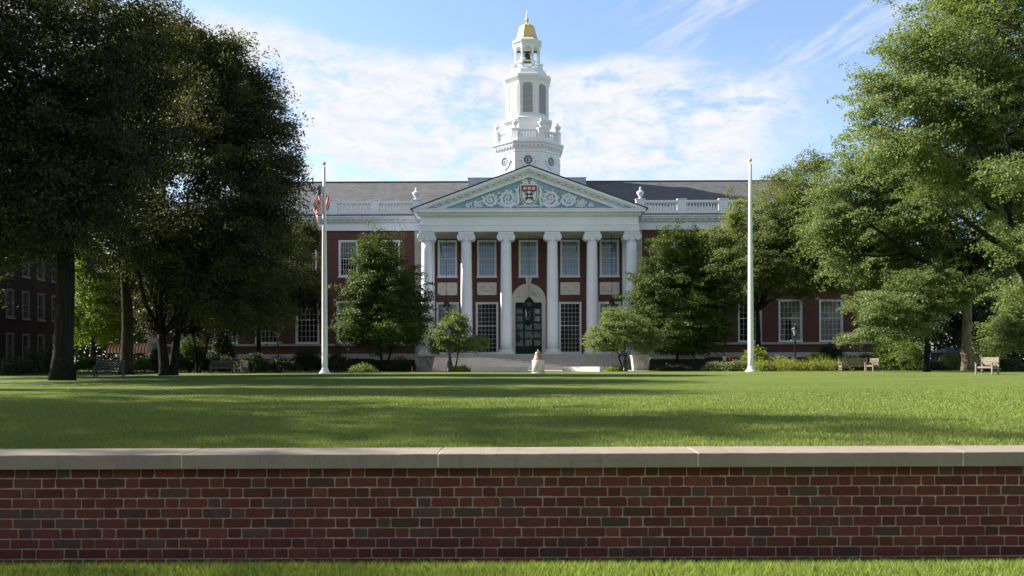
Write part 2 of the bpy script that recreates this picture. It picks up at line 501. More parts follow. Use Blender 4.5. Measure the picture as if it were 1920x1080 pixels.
def copy_tree(o, parent=None):
    c = o.copy()
    col.objects.link(c)
    if parent is not None:
        c.parent = parent
    for ch in list(o.children):
        copy_tree(ch, c)
    return c

def copy_thing(o, loc, rz=0.0, label=None, group=None, scale=None):
    c = copy_tree(o)
    c.location = loc
    c.rotation_euler = (0, 0, rz)
    if scale: c.scale = scale
    if label: c['label'] = label
    if group: c['group'] = group
    return c

def quads_mesh(name, verts, tint, mat, per=4):
    """fast mesh of many small faces (leaves, grass blades); verts is (n*per, 3)"""
    n = len(verts) // per
    me = bpy.data.meshes.new(name)
    me.vertices.add(len(verts)); me.loops.add(n * per); me.polygons.add(n)
    me.vertices.foreach_set('co', np.ascontiguousarray(verts, dtype=np.float32).ravel())
    me.loops.foreach_set('vertex_index', np.arange(n * per, dtype=np.int32))
    me.polygons.foreach_set('loop_start', np.arange(0, n * per, per, dtype=np.int32))
    me.update(calc_edges=True)
    at = me.attributes.new('tint', 'FLOAT_COLOR', 'POINT')
    at.data.foreach_set('color', np.ascontiguousarray(np.repeat(tint, per, axis=0), dtype=np.float32).ravel())
    me.materials.append(M[mat])
    return me

# ------------------------------------------------------------------ ground
def sheet(name, x0, x1, y0, y1, z, mat, parent=None):
    b = MB()
    b.add([(x0, y0, z), (x1, y0, z), (x1, y1, z), (x0, y1, z)], [(0, 1, 2, 3)])
    o = b.build(name, mat)
    o['kind'] = 'structure'
    return o

CX = 1.65                       # axis of the library
sheet('ground', -900, 900, 6.25, 1600, 0.0, 'lawn')
b = MB()
b.add([(-900, -300, -0.55), (900, -300, -0.55), (-900, 5.25, -0.55), (900, 5.25, -0.55), (-900, 5.9, -0.70), (900, 5.9, -0.70), (-900, 6.24, -0.70), (900, 6.24, -0.70)],
      [(0, 1, 3, 2), (2, 3, 5, 4), (4, 5, 7, 6)])
o = b.build('front_ground', 'lawn'); o['kind'] = 'structure'
# planting beds and the gravel walk along the library
def bed(name, poly, z, mat):
    b = MB()
    b.add([(x, y, z) for x, y in poly], [tuple(range(len(poly)))])
    o = b.build(name, mat); o['kind'] = 'structure'
    return o
bed('soil_bed', [(-36, 66.5), (-26, 67.5), (-9.2, 67.6), (-9.0, 82), (-36, 82)], 0.004, 'soil')
bed('soil_bed', [(12.0, 67.6), (15, 64.5), (20, 63.0), (31, 63.6), (34, 65), (40, 66.5), (40, 82), (11.6, 82)], 0.004, 'soil')
bed('path', [(-62, 60.0), (-38, 61.5), (-37.5, 63.5), (-62, 63.0)], 0.004, 'path')
bed('plaza', [(-7.0, 67.3), (11.2, 67.3), (11.2, 74), (-7.0, 74)], 0.006, 'pale_stone')

# ------------------------------------------------------------------ grass blades (stuff)
def blades(name, label, n, ymin, ymax, xk, xo, z, hmin, hmax, wk, seed, uniform=False, mat='grass'):
    rng = np.random.default_rng(seed)
    u_ = rng.random(n)
    y = ymin + (ymax - ymin) * u_ if uniform else ymin * (ymax / ymin) ** u_
    x = (rng.random(n) * 2 - 1) * (xk * y + xo)
    h = (hmin + (hmax - hmin) * rng.random(n) ** 1.5)
    if not uniform:
        h = h * np.clip((ymax - y) / (ymax * 0.5), 0.25, 1)
    w = wk * (np.ones(n) if uniform else y / ymin) * (0.7 + 0.6 * rng.random(n))
    a = rng.random(n) * 2 * np.pi
    lean = (rng.random(n) * 0.75) * h
    la = rng.random(n) * 2 * np.pi
    zz = np.full(n, z) if not uniform else z + np.clip(5.9 - y, 0, 0.65) / 0.65 * 0.15
    base = np.stack([x, y, zz], 1)
    side = np.stack([np.cos(a), np.sin(a), np.zeros(n)], 1) * w[:, None] * 0.5
    tip = base + np.stack([np.cos(la) * lean, np.sin(la) * lean, h], 1)
    mid = base + np.stack([np.cos(la) * lean * 0.3, np.sin(la) * lean * 0.3, h * 0.55], 1)
    vs = np.stack([base - side, base + side, mid + side * 0.8, tip, mid - side * 0.8], 1).reshape(-1, 3)
    tint = np.stack([rng.random(n), rng.random(n) ** 1.0, rng.random(n), np.ones(n)], 1)
    tint[:, 1] = tint[:, 1] * 0.98
    me = quads_mesh(name, vs, tint, mat, 5)
    o = bpy.data.objects.new(name, me)
    col.objects.link(o)
    tag(o, label, 'grass', kind='stuff')
    return o
blades('lawn_grass', 'short mown green grass on the wide lawn behind the wall', 520000, 6.6, 30, 0.95, 1.5, 0.0, 0.02, 0.042, 0.0034, 5)
blades('verge_grass', 'longer grass blades along the foot of the brick wall', 110000, 4.95, 5.955, 0.0, 4.4, -0.70, 0.035, 0.1, 0.0045, 6, True, 'verge_grass')

# ------------------------------------------------------------------ the brick garden wall in front
def garden_wall():
    WY, ZB, ZT = 5.955, -0.80, 0.048
    rng = random.Random(3)
    root = empty('garden_wall', (0, WY, -0.7))
    root['world_built'] = True
    tag(root, 'low dark red brick garden wall under a pale stone coping in the foreground', 'wall')
    vs, fs, cols = [], [], []
    course, sw, hw, jt = 0.0722, 0.1935, 0.0895, 0.009
    pair = sw + hw + 2 * jt
    row = 0
    z = ZT - 0.006
    X0, X1 = -9.0, 9.0
    def brick(xa, xb, za, zb):
        # an outline with worn corners and a softened arris, slightly out of true
        c = 0.004 + rng.random() * 0.006
        j = lambda s: (rng.random() - 0.5) * s
        outl = []
        for (x, zz, dx, dz) in ((xa, za, 1, 1), (xb, za, -1, 1), (xb, zb, -1, -1), (xa, zb, 1, -1)):
            cc = c * (0.6 + rng.random() * 1.1)
            p1 = (x + dx * cc, zz); p2 = (x, zz + dz * cc); pm = (x + dx * cc * 0.3, zz + dz * cc * 0.3)
            seq = [p2, pm, p1] if (dx, dz) in ((1, 1), (-1, -1)) else [p1, pm, p2]
            outl += seq
        # midpoints on the long edges
        n = len(outl)
        full = []
        for i in range(n):
            full.append(outl[i])
            p, q = outl[i], outl[(i + 1) % n]
            if abs(p[0] - q[0]) > 0.05:
                for t in (0.33, 0.66):
                    full.append((p[0] + (q[0] - p[0]) * t, p[1] + (q[1] - p[1]) * t + j(0.0022)))
        full = [(x + j(0.002), zz + j(0.0018)) for x, zz in full]
        n = len(full)
        mx, mz = (xa + xb) / 2, (za + zb) / 2
        o = len(vs)
        proud = j(0.003)
        ins = 0.0035
        for x, zz in full:
            vs.append((x, WY + 0.012, zz))
        for x, zz in full:
            vs.append((x, WY + proud + 0.0035, zz))
        for x, zz in full:
            sx = 1 - ins / max(0.02, (xb - xa) / 2); sz = 1 - ins / ((zb - za) / 2)
            vs.append((mx + (x - mx) * sx, WY + proud, mz + (zz - mz) * sz))
        for i in range(n):
            k = (i + 1) % n
            fs.append((o + i, o + k, o + n + k, o + n + i))
            fs.append((o + n + i, o + n + k, o + 2 * n + k, o + 2 * n + i))
        fs.append(tuple(o + 2 * n + i for i in range(n)))
        t = rng.random()
        if t < 0.06:
            cbase = (0.085, 0.058, 0.042)
        elif t < 0.2:
            cbase = (0.095, 0.05, 0.037)
        elif t < 0.27:
            cbase = (0.15, 0.045, 0.03)
        else:
            cbase = (0.128, 0.035, 0.026)
        k = 0.72 + rng.random() * 0.5
        cols.extend([(cbase[0] * k, cbase[1] * k, cbase[2] * k, 1)] * (3 * n))
    while z > ZB:
        x = X0 - (0 if row % 2 else pair / 2) + rng.uniform(-0.012, 0.012)
        za, zb = z - course + jt, z
        while x < X1:
            e = rng.uniform(-0.003, 0.003)
            brick(x, x + sw + e, za, zb)
            x += sw + jt + e
            e = rng.uniform(-0.003, 0.003)
            brick(x, x + hw + e, za, zb)
            x += hw + jt + e
        z -= course
        row += 1
    me = bpy.data.meshes.new('brickwork')
    me.from_pydata(vs, [], fs)
    at = me.attributes.new('tint', 'FLOAT_COLOR', 'POINT')
    at.data.foreach_set('color', np.array(cols, dtype=np.float32).ravel())
    me.materials.append(M['wall_brick'])
    o = bpy.data.objects.new('brickwork', me)
    col.objects.link(o); o.parent = root; o.location = -root.location
    # mortar core: a gently uneven face just behind the brick faces
    nx, nz = 420, 24
    g = np.zeros((nz + 1, nx + 1, 3))
    r2 = np.random.default_rng(1)
    g[..., 0] = np.linspace(X0, X1, nx + 1)[None]
    g[..., 2] = np.linspace(ZB, ZT, nz + 1)[:, None]
    g[..., 1] = WY + 0.0045 + r2.normal(0, 0.0012, (nz + 1, nx + 1))
    b = MB()
    fl = [(i * (nx + 1) + k, i * (nx + 1) + k + 1, (i + 1) * (nx + 1) + k + 1, (i + 1) * (nx + 1) + k) for i in range(nz) for k in range(nx)]
    b.add(g.reshape(-1, 3).tolist(), fl)
    b.box(X0, X1, WY + 0.02, 6.24, ZB, ZT - 0.003)
    b.build('mortar', 'mortar', root)
    # coping stones, 1.83 m long, with tight pale joints
    joints = [-9.66, -7.83, -6.0, -4.17, -2.34, -0.525, 1.315, 3.19, 5.02, 6.85, 8.68]
    for a, c in zip(joints[:-1], joints[1:]):
        b = MB()
        rx = random.Random(int(a * 100))
        y0, y1, z0, z1 = 5.88, 6.30, 0.048, 0.15
        x0, x1 = a + 0.0065, c - 0.0065
        ch = 0.006
        nseg = 26
        prof = [(y1, z0), (y0 + 0.002, z0), (y0, z0 + 0.004), (y0, z1 - ch), (y0 + ch * 0.35, z1 - ch * 0.35), (y0 + ch, z1), (y1 - ch, z1 + 0.003), (y1, z1 - ch)]
        vv, ff = [], []
        for i in range(nseg + 1):
            x = x0 + (x1 - x0) * i / nseg
            for q, (y, zz) in enumerate(prof):
                jy = (rx.random() - 0.5) * (0.0025 if q in (3, 4, 5) else 0.0008)
                vv.append((x, y + jy, zz + (rx.random() - 0.5) * (0.002 if q in (4,) else 0.0006)))
        m_ = len(prof)
        for i in range(nseg):
            for q in range(m_):
                q2 = (q + 1) % m_
                ff.append((i * m_ + q, (i + 1) * m_ + q, (i + 1) * m_ + q2, i * m_ + q2))
        ff.append(tuple(range(m_))); ff.append(tuple(nseg * m_ + q for q in range(m_ - 1, -1, -1)))
        b.add(vv, ff)
        b.build('coping_stone', 'coping', root)
    b = MB()
    for c in joints[1:-1]:
        b.box(c - 0.0072, c + 0.0072, 5.8865, 6.298, 0.05, 0.147)
    b.build('coping_joint', 'relief_stone', root)
garden_wall()

# ------------------------------------------------------------------ library building
LY = 82.0                       # plane of the brick facade
lib = empty('library_building', (CX, LY, 0))
tag(lib, 'long red brick library with white columned portico, pediment and gilded white cupola', 'building')
# everything in the library is built around its own base point
def L(name, b, mats, parent=lib, loc=(0, 0, 0)):
    return b.build(name, mats, parent, loc)

HW = 37.5                       # half width
PORT = 10.3
up_c = [13.6, 17.75, 21.8, 25.8, 29.8, 33.9]
openings = []                   # x0,x1,z0,z1
for s in (-1, 1):
    for c in up_c:
        openings.append((s * c - 1.1, s * c + 1.1, 2.66, 6.75))
        openings.append((s * c - 0.88, s * c + 0.88, 9.25, 12.75))
for c in (-7.98, -4.1, 0, 4.1, 7.98):
    openings.append((c - 0.88, c + 0.88, 9.2, 12.72))
    if c:
        openings.append((c - 1.04, c + 1.04, 1.62, 6.6))
openings.append((-1.32, 1.32, 1.55, 6.75))

def wall_holes(b, x0, x1, z0, z1, y, ops, depth, mi=0):
    xs = sorted({x0, x1, *[o[0] for o in ops], *[o[1] for o in ops]})
    zs = sorted({z0, z1, *[o[2] for o in ops], *[o[3] for o in ops]})
    for i in range(len(xs) - 1):
        for k in range(len(zs) - 1):
            mx, mz = (xs[i] + xs[i + 1]) / 2, (zs[k] + zs[k + 1]) / 2
            if any(o[0] < mx < o[1] and o[2] < mz < o[3] for o in ops):
                continue
            b.add([(xs[i], y, zs[k]), (xs[i + 1], y, zs[k]), (xs[i + 1], y, zs[k + 1]), (xs[i], y, zs[k + 1])], [(0, 1, 2, 3)], mi)
    for a, c, d, e in ops:
        q = [(a, d), (c, d), (c, e), (a, e)]
        for k in range(4):
            p, r = q[k], q[(k + 1) % 4]
            b.add([(p[0], y, p[1]), (p[0], y + depth, p[1]), (r[0], y + depth, r[1]), (r[0], y, r[1])], [(0, 1, 2, 3)], mi)

b = MB()
wall_holes(b, -HW, HW, 0, 15.2, 0, openings, 0.45)
for s in (-1, 1):
    b.add([(s * HW, 0, 0), (s * HW, 18, 0), (s * HW, 18, 15.2), (s * HW, 0, 15.2)], [(0, 1, 2, 3)])
b.add([(-HW, 18, 0), (HW, 18, 0), (HW, 18, 15.2), (-HW, 18, 15.2)], [(0, 1, 2, 3)])
L('wall', b, 'brick')
b = MB()                        # dark rooms behind the glass
b.add([(-HW + .3, 2.6, 0), (HW - .3, 2.6, 0), (HW - .3, 2.6, 15), (-HW + .3, 2.6, 15)], [(0, 1, 2, 3)])
for zz in (0.9, 8.0, 14.5):
    b.add([(-HW + .3, 0.5, zz), (HW - .3, 0.5, zz), (HW - .3, 2.6, zz), (-HW + .3, 2.6, zz)], [(0, 1, 2, 3)])
for c in sorted(up_c + [6, 2, 10.9, 15.7, 19.8, 23.8, 27.8, 31.8]):
    for s in (-1, 1):
        if c in up_c: continue
        b.box(s * c - 0.05, s * c + 0.05, 0.5, 2.6, 0.9, 14.5)
L('room', b, 'interior')

# quoin strips of pale stone
for s in (-1, 1):
    for xa, xb in ((PORT, PORT + 0.9), (HW - 1.0, HW + 0.06)):
        b = MB()
        z = 1.2; k = 0
        while z < 13.7:
            z2 = min(z + 0.42, 13.72)
            b.box(min(s * xa, s * xb), max(s * xa, s * xb), -0.06 - (0.012 if k % 2 else 0), 0.03, z + 0.008, z2)
            z = z2; k += 1
        L('quoin', b, 'stone')
# sill course, water table and dark basement
for s in (-1, 1):
    b = MB()
    xa, xb = sorted((s * (PORT + 0.95), s * (HW + 0.02)))
    b.box(xa, xb, -0.14, 0.02, 2.4, 2.62)
    L('sill_course', b, 'stone')
    b = MB()
    b.box(xa, xb, -0.22, 0.02, 1.15, 1.62)
    L('water_table', b, 'pale_stone')
# wing entablature
for s in (-1, 1):
    b = MB()
    xa, xb = sorted((s * (PORT + 0.0), s * (HW + 0.1)))
    b.box(xa, xb, -0.14, 0.02, 13.72, 14.55)
    b.box(xa, xb, -0.2, 0.02, 13.72, 13.86)
    b.box(xa, xb, -0.36, 0.02, 14.551, 14.779)
    b.box(xa, xb, -0.66, 0.02, 14.78, 14.98)
    b.box(xa, xb, -0.82, 0.02, 14.98, 15.08)
    x = xa + 0.1
    while x < xb - 0.3:
        b.box(x, x + 0.3, -0.5, -0.34, 14.6, 14.775)
        x += 0.62
    L('cornice', b, 'white')
    b = MB()
    b.box(xa, xb, -0.8, 0.3, 15.083, 15.2)
    L('gutter', b, 'dark_gutter')
# balustrades: pedestals, rails and turned balusters
bal_prof = [(0.11, 0), (0.11, 0.06), (0.06, 0.1), (0.12, 0.26), (0.11, 0.36), (0.055, 0.56), (0.07, 0.66), (0.11, 0.7), (0.11, 0.76)]
for s in (-1, 1):
    x = PORT + 0.7
    while x < HW - 3:
        b = MB()
        xa, xb = x, x + 4.08
        def bx(a, c, y0, y1, z0, z1):
            b.box(min(s * a, s * c), max(s * a, s * c), y0, y1, z0, z1)
        bx(xa - 0.42, xa + 0.42, -0.42, 0.02, 15.22, 16.62)
        bx(xa - 0.48, xa + 0.48, -0.47, 0.06, 16.63, 16.74)
        bx(xa + 0.43, xb - 0.43, -0.36, -0.02, 15.3, 15.58)
        bx(xa + 0.43, xb - 0.43, -0.38, 0.0, 16.36, 16.6)
        for k in range(11):
            xc = xa + 0.43 + (4.08 - 0.86) * (k + 0.5) / 11
            b.lathe(s * xc, -0.19, [(r, 15.59 + z) for r, z in bal_prof], 8)
        L('balustrade', b, 'white')
        x += 4.08
# urns
urn_prof = [(0.3, 0), (0.3, 0.06), (0.12, 0.12), (0.1, 0.2), (0.2, 0.3), (0.36, 0.55), (0.4, 0.75), (0.3, 0.82), (0.12, 0.92), (0.09, 1.0), (0.14, 1.1), (0.07, 1.22), (0.02, 1.32)]
def urn(parent, loc, sc, name='urn'):
    b = MB()
    b.lathe(0, 0, [(r * sc, z * sc) for r, z in urn_prof], 14)
    return b.build(name, 'cupola_white', parent, loc)
for s in (-1, 1):
    urn(lib, (s * (PORT + 0.72), -0.2, 16.74), 0.92)

# main roof, hipped ends
b = MB()
e, rz_, ry = 15.2, 20.45, 9.0
b.add([(-HW - .2, -0.1, e), (HW + .2, -0.1, e), (HW - 8, ry, rz_), (-HW + 8, ry, rz_), (-HW - .2, 18.2, e), (HW + .2, 18.2, e)],
      [(0, 1, 2, 3), (4, 3, 2, 5), (0, 3, 4), (1, 5, 2)])
roof = L('roof', b, 'slate')
b = MB()
b.box(-HW + 8, HW - 8, ry - 0.12, ry + 0.12, rz_ - 0.03, rz_ + 0.09)
L('ridge_cap', b, 'dark_gutter', roof)

# windows: frame and glazing bars, with a pane and sometimes a blind
def make_window(w, h, cols, rows, sash=None, blind=None, blind_mat='blind', t=0.13, sill=True, mat='white_trim'):
    b = MB()
    hw = w / 2
    b.box(-hw - 0.05, -hw + t, 0.02, 0.2, 0, h)
    b.box(hw - t, hw + 0.05, 0.02, 0.2, 0, h)
    b.box(-hw + t, hw - t, 0.02, 0.2, h - t, h)
    b.box(-hw + t, hw - t, 0.02, 0.2, 0.0, t * 1.1)
    b.box(-hw - 0.07, -hw, -0.035, 0.02, -0.0, h + 0.07)
    b.box(hw, hw + 0.07, -0.035, 0.02, -0.0, h + 0.07)
    b.box(-hw, hw, -0.03, 0.02, h, h + 0.07)
    iw, ih = w - 2 * t, h - 2.1 * t
    for k in range(1, cols):
        x = -iw / 2 + iw * k / cols
        b.box(x - 0.012, x + 0.012, 0.1, 0.15, t * 1.1, h - t)
    for k in range(1, rows):
        z = t * 1.1 + ih * k / rows
        tt = 0.04 if sash == k else 0.012
        b.box(-iw / 2, iw / 2, 0.098 if tt < .04 else 0.08, 0.152, z - tt, z + tt)
    if sill:
        b.box(-hw - 0.14, hw + 0.14, -0.12, 0.02, -0.13, -0.003)
    f = b.build('window', mat)
    g = MB()
    g.add([(-hw + t, 0.17, t), (hw - t, 0.17, t), (hw - t, 0.17, h - t), (-hw + t, 0.17, h - t)], [(0, 1, 2, 3)])
    p = g.build('pane', 'glass', f, (0, 0, 0))
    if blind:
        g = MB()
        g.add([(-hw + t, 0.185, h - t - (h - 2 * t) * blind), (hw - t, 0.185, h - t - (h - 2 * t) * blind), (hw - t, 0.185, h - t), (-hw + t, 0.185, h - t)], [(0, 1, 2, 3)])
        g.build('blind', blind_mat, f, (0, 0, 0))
    return f
protos = {
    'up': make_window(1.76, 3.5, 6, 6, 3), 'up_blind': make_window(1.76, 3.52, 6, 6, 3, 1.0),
    'up_part': make_window(1.76, 3.5, 6, 6, 3, 0.45, 'blind_pale'),
    'low': make_window(2.2, 4.09, 5, 7, 4), 'low_half': make_window(2.2, 4.09, 5, 7, 4, 0.5, 'blind_pale'), 'low_part': make_window(2.2, 4.09, 5, 7, 4, 0.3, 'blind_pale'),
    'tall': make_window(2.08, 4.98, 5, 11, 6), 'tall_blind': make_window(2.08, 4.98, 5, 11, 6, 0.5, 'blind_pale'),
}
used = set()
def put_window(kind, parent, loc, rz=0):
    p = protos[kind]
    if kind in used:
        p = copy_tree(p)
    used.add(kind)
    p.parent = parent
    p.location = loc
    p.rotation_euler = (0, 0, rz)
    return p
rw = random.Random(8)
for s in (-1, 1):
    for i, c in enumerate(up_c):
        put_window('up_part' if (i + (s > 0)) % 3 == 1 else 'up', lib, (s * c, 0, 9.25))
        k = 'low_half' if s > 0 and i in (3, 4, 5) else ('low_part' if i % 2 else 'low')
        put_window(k, lib, (s * c, 0, 2.66))
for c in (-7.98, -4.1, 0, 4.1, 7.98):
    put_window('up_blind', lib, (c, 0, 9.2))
    if c:
        put_window('tall_blind' if abs(c) > 5 else 'tall', lib, (c, 0, 1.62))
# small white end blocks over the ground floor windows
lb = None
for s in (-1, 1):
    for c in up_c:
        for q in (-1, 1):
            if lb is None:
                lb = b = MB()
                b.box(-0.14, 0.14, -0.03, 0.02, 6.8, 7.05)
                lb = o = L('lintel_block', b, 'stone')
            else:
                o = copy_tree(lb, lib)
            o.location = (s * c + q * 1.36, 0, 0)

# portico floor, steps
b = MB()
b.box(-10.35, 10.35, -5.2, 0.02, 0.0, 1.5)
L('portico_floor', b, 'pale_stone')
b = MB()
n = 8
for k in range(n):
    z1 = 1.5 * (n - k) / (n + 1)
    y0 = -5.2 - 0.38 * (k + 1)
    b.box(-8.75, 8.75, y0, -5.2 - 0.38 * k + 0.001, 0.006, z1)
    b.box(-8.75, 8.75, y0 - 0.03, y0 + 0.02, z1 - 0.045, z1 + 0.003)
L('steps', b, 'pale_stone')

# columns
col_x = (-9.6, -5.9, -2.175, 2.175, 5.9, 9.6)
CYY = -3.9                      # column line, 3.9 m before the wall
def make_column():
    b = MB()
    prof = []
    for k in range(13):
        t = k / 12
        r = 0.57 - 0.09 * t ** 1.7
        prof.append((r, 1.98 + (12.1 - 1.98) * t))
    b.lathe(0, 0, prof, 28)
    c = b.build('column', 'white', lib, (0, CYY, 0))
    b = MB()
    b.box(-0.79, 0.79, -0.79, 0.79, 1.502, 1.68)
    b.lathe(0, 0, [(0.77, 1.68), (0.79, 1.74), (0.77, 1.8), (0.67, 1.83), (0.65, 1.87), (0.7, 1.9), (0.7, 1.95), (0.6, 1.985)], 28)
    b.build('base', 'white', c, (0, 0, 0))
    b = MB()
    b.lathe(0, 0, [(0.49, 12.08), (0.55, 12.12), (0.51, 12.2), (0.56, 12.5), (0.6, 12.55)], 24)
    b.box(-0.6, 0.6, -0.53, 0.53, 12.46, 12.72)
    b.box(-0.72, 0.72, -0.62, 0.62, 12.75, 12.9)
    b.box(-0.66, 0.66, -0.57, 0.57, 12.7, 12.76)
    for s in (-1, 1):
        cx, cz, rr = s * 0.53, 12.42, 0.3
        vs, fs = [], []
        m_ = 20
        for y in (-0.57, 0.57):
            for k in range(m_):
                a = 2 * math.pi * k / m_
                vs.append((cx + rr * math.cos(a), y, cz + rr * math.sin(a)))
        for k in range(m_):
            k2 = (k + 1) % m_
            fs.append((k, k2, m_ + k2, m_ + k))
        fs.append(tuple(range(m_ - 1, -1, -1))); fs.append(tuple(range(m_, 2 * m_)))
        b.add(vs, fs, 0)
        for yy in (-0.57, 0.57):
            pts = []
            for k in range(44):
                t = k / 43
                a = math.pi / 2 + s * (-1) * 2 * math.pi * 2.3 * t
                r = 0.29 * (1 - t) + 0.04
                pts.append((cx + r * math.cos(a), yy, cz + r * math.sin(a)))
            b.tube(pts, 0.04, 5)
    b.build('capital', 'white', c, (0, 0, 0))
    return c
c0 = make_column()
for k, x in enumerate(col_x):
    c = c0 if k == 0 else copy_tree(c0, lib)
    c.location = (x, CYY, 0)
# pilasters on the wall behind the end columns
for s in (-1, 1):
    b = MB()
    x = s * 9.75
    b.box(x - 0.52, x + 0.52, -0.28, 0.02, 1.95, 12.5)
    b.box(x - 0.64, x + 0.64, -0.4, 0.02, 1.502, 1.95)
    b.box(x - 0.62, x + 0.62, -0.38, 0.02, 12.5, 12.93)
    L('pilaster', b, 'white')

# portico entablature with dentils, ceiling
b = MB()
FY = CYY - 0.6
b.box(-10.25, 10.25, FY, 0.0, 12.94, 13.5)
b.box(-10.28, 10.28, FY - 0.05, 0.0, 13.5, 13.62)
b.box(-10.2, 10.2, FY + 0.03, 0.0, 13.62, 14.32)
b.box(-10.35, 10.35, FY - 0.12, 0.0, 14.32, 14.4)
x = -10.2
while x < 10.15:
    b.box(x, x + 0.3, FY - 0.42, FY - 0.27, 14.48, 14.645)
    x += 0.587
b.box(-10.4, 10.4, FY - 0.28, 0.0, 14.4, 14.65)
b.box(-10.75, 10.75, FY - 0.62, 0.0, 14.65, 14.86)
b.box(-10.8, 10.8, FY - 0.68, 0.0, 14.86, 14.95)
L('entablature', b, 'white')
b = MB()
b.box(-9.9, 9.9, FY + 0.2, -0.02, 12.91, 12.937)
L('portico_ceiling', b, 'stone')

# pediment
AP, SLP = 18.95, (18.95 - 14.97) / 10.85
COS = math.cos(math.atan(SLP))
def zline(x, off):
    return AP - abs(x) * SLP - off / COS
def rake(b, off0, off1, y0, y1, xmax=10.85, zmin=14.955, mi=0):
    for s in (-1, 1):
        def lim(off):
            return min(xmax, (AP - off / COS - zmin) / SLP)
        x0, x1 = lim(off0), lim(off1)
        poly = [(0, zline(0, off0)), (s * x0, zline(x0, off0))]
        if x0 >= xmax and zline(xmax, off1) < zmin:
            poly.append((s * xmax, zmin))
        poly += [(s * x1, zline(x1, off1)), (0, zline(0, off1))]
        b.prism_y(poly, y0, y1, mi)
b = MB()
rake(b, 0.06, 0.30, FY - 0.7, FY + 0.3)
rake(b, 0.30, 0.42, FY - 0.55, FY + 0.3)
rake(b, 0.42, 0.92, FY - 0.1, FY + 0.3)
for s in (-1, 1):
    x = 0.55
    while x < 9.0:
        p = Vector((s * x, 0, zline(x, 0.52)))
        mtx = Matrix.Translation(p) @ Matrix.Rotation(s * math.atan(SLP), 4, 'Y')
        b.box(-0.16, 0.16, FY - 0.36, FY - 0.09, -0.05, 0.1, 0, mtx)
        x += 0.62
ped = L('pediment', b, 'white')
b = MB()
rake(b, -0.05, 0.05, FY - 0.76, 7.6, 11.0, 14.9)
L('gable_roof', b, 'dark_gutter')
b = MB()
TY = FY + 0.12
b.add([(-9.3, TY, 14.9), (9.3, TY, 14.9), (0, TY, zline(0, 0.8))], [(0, 1, 2)])
L('tympanum', b, 'blue', ped)

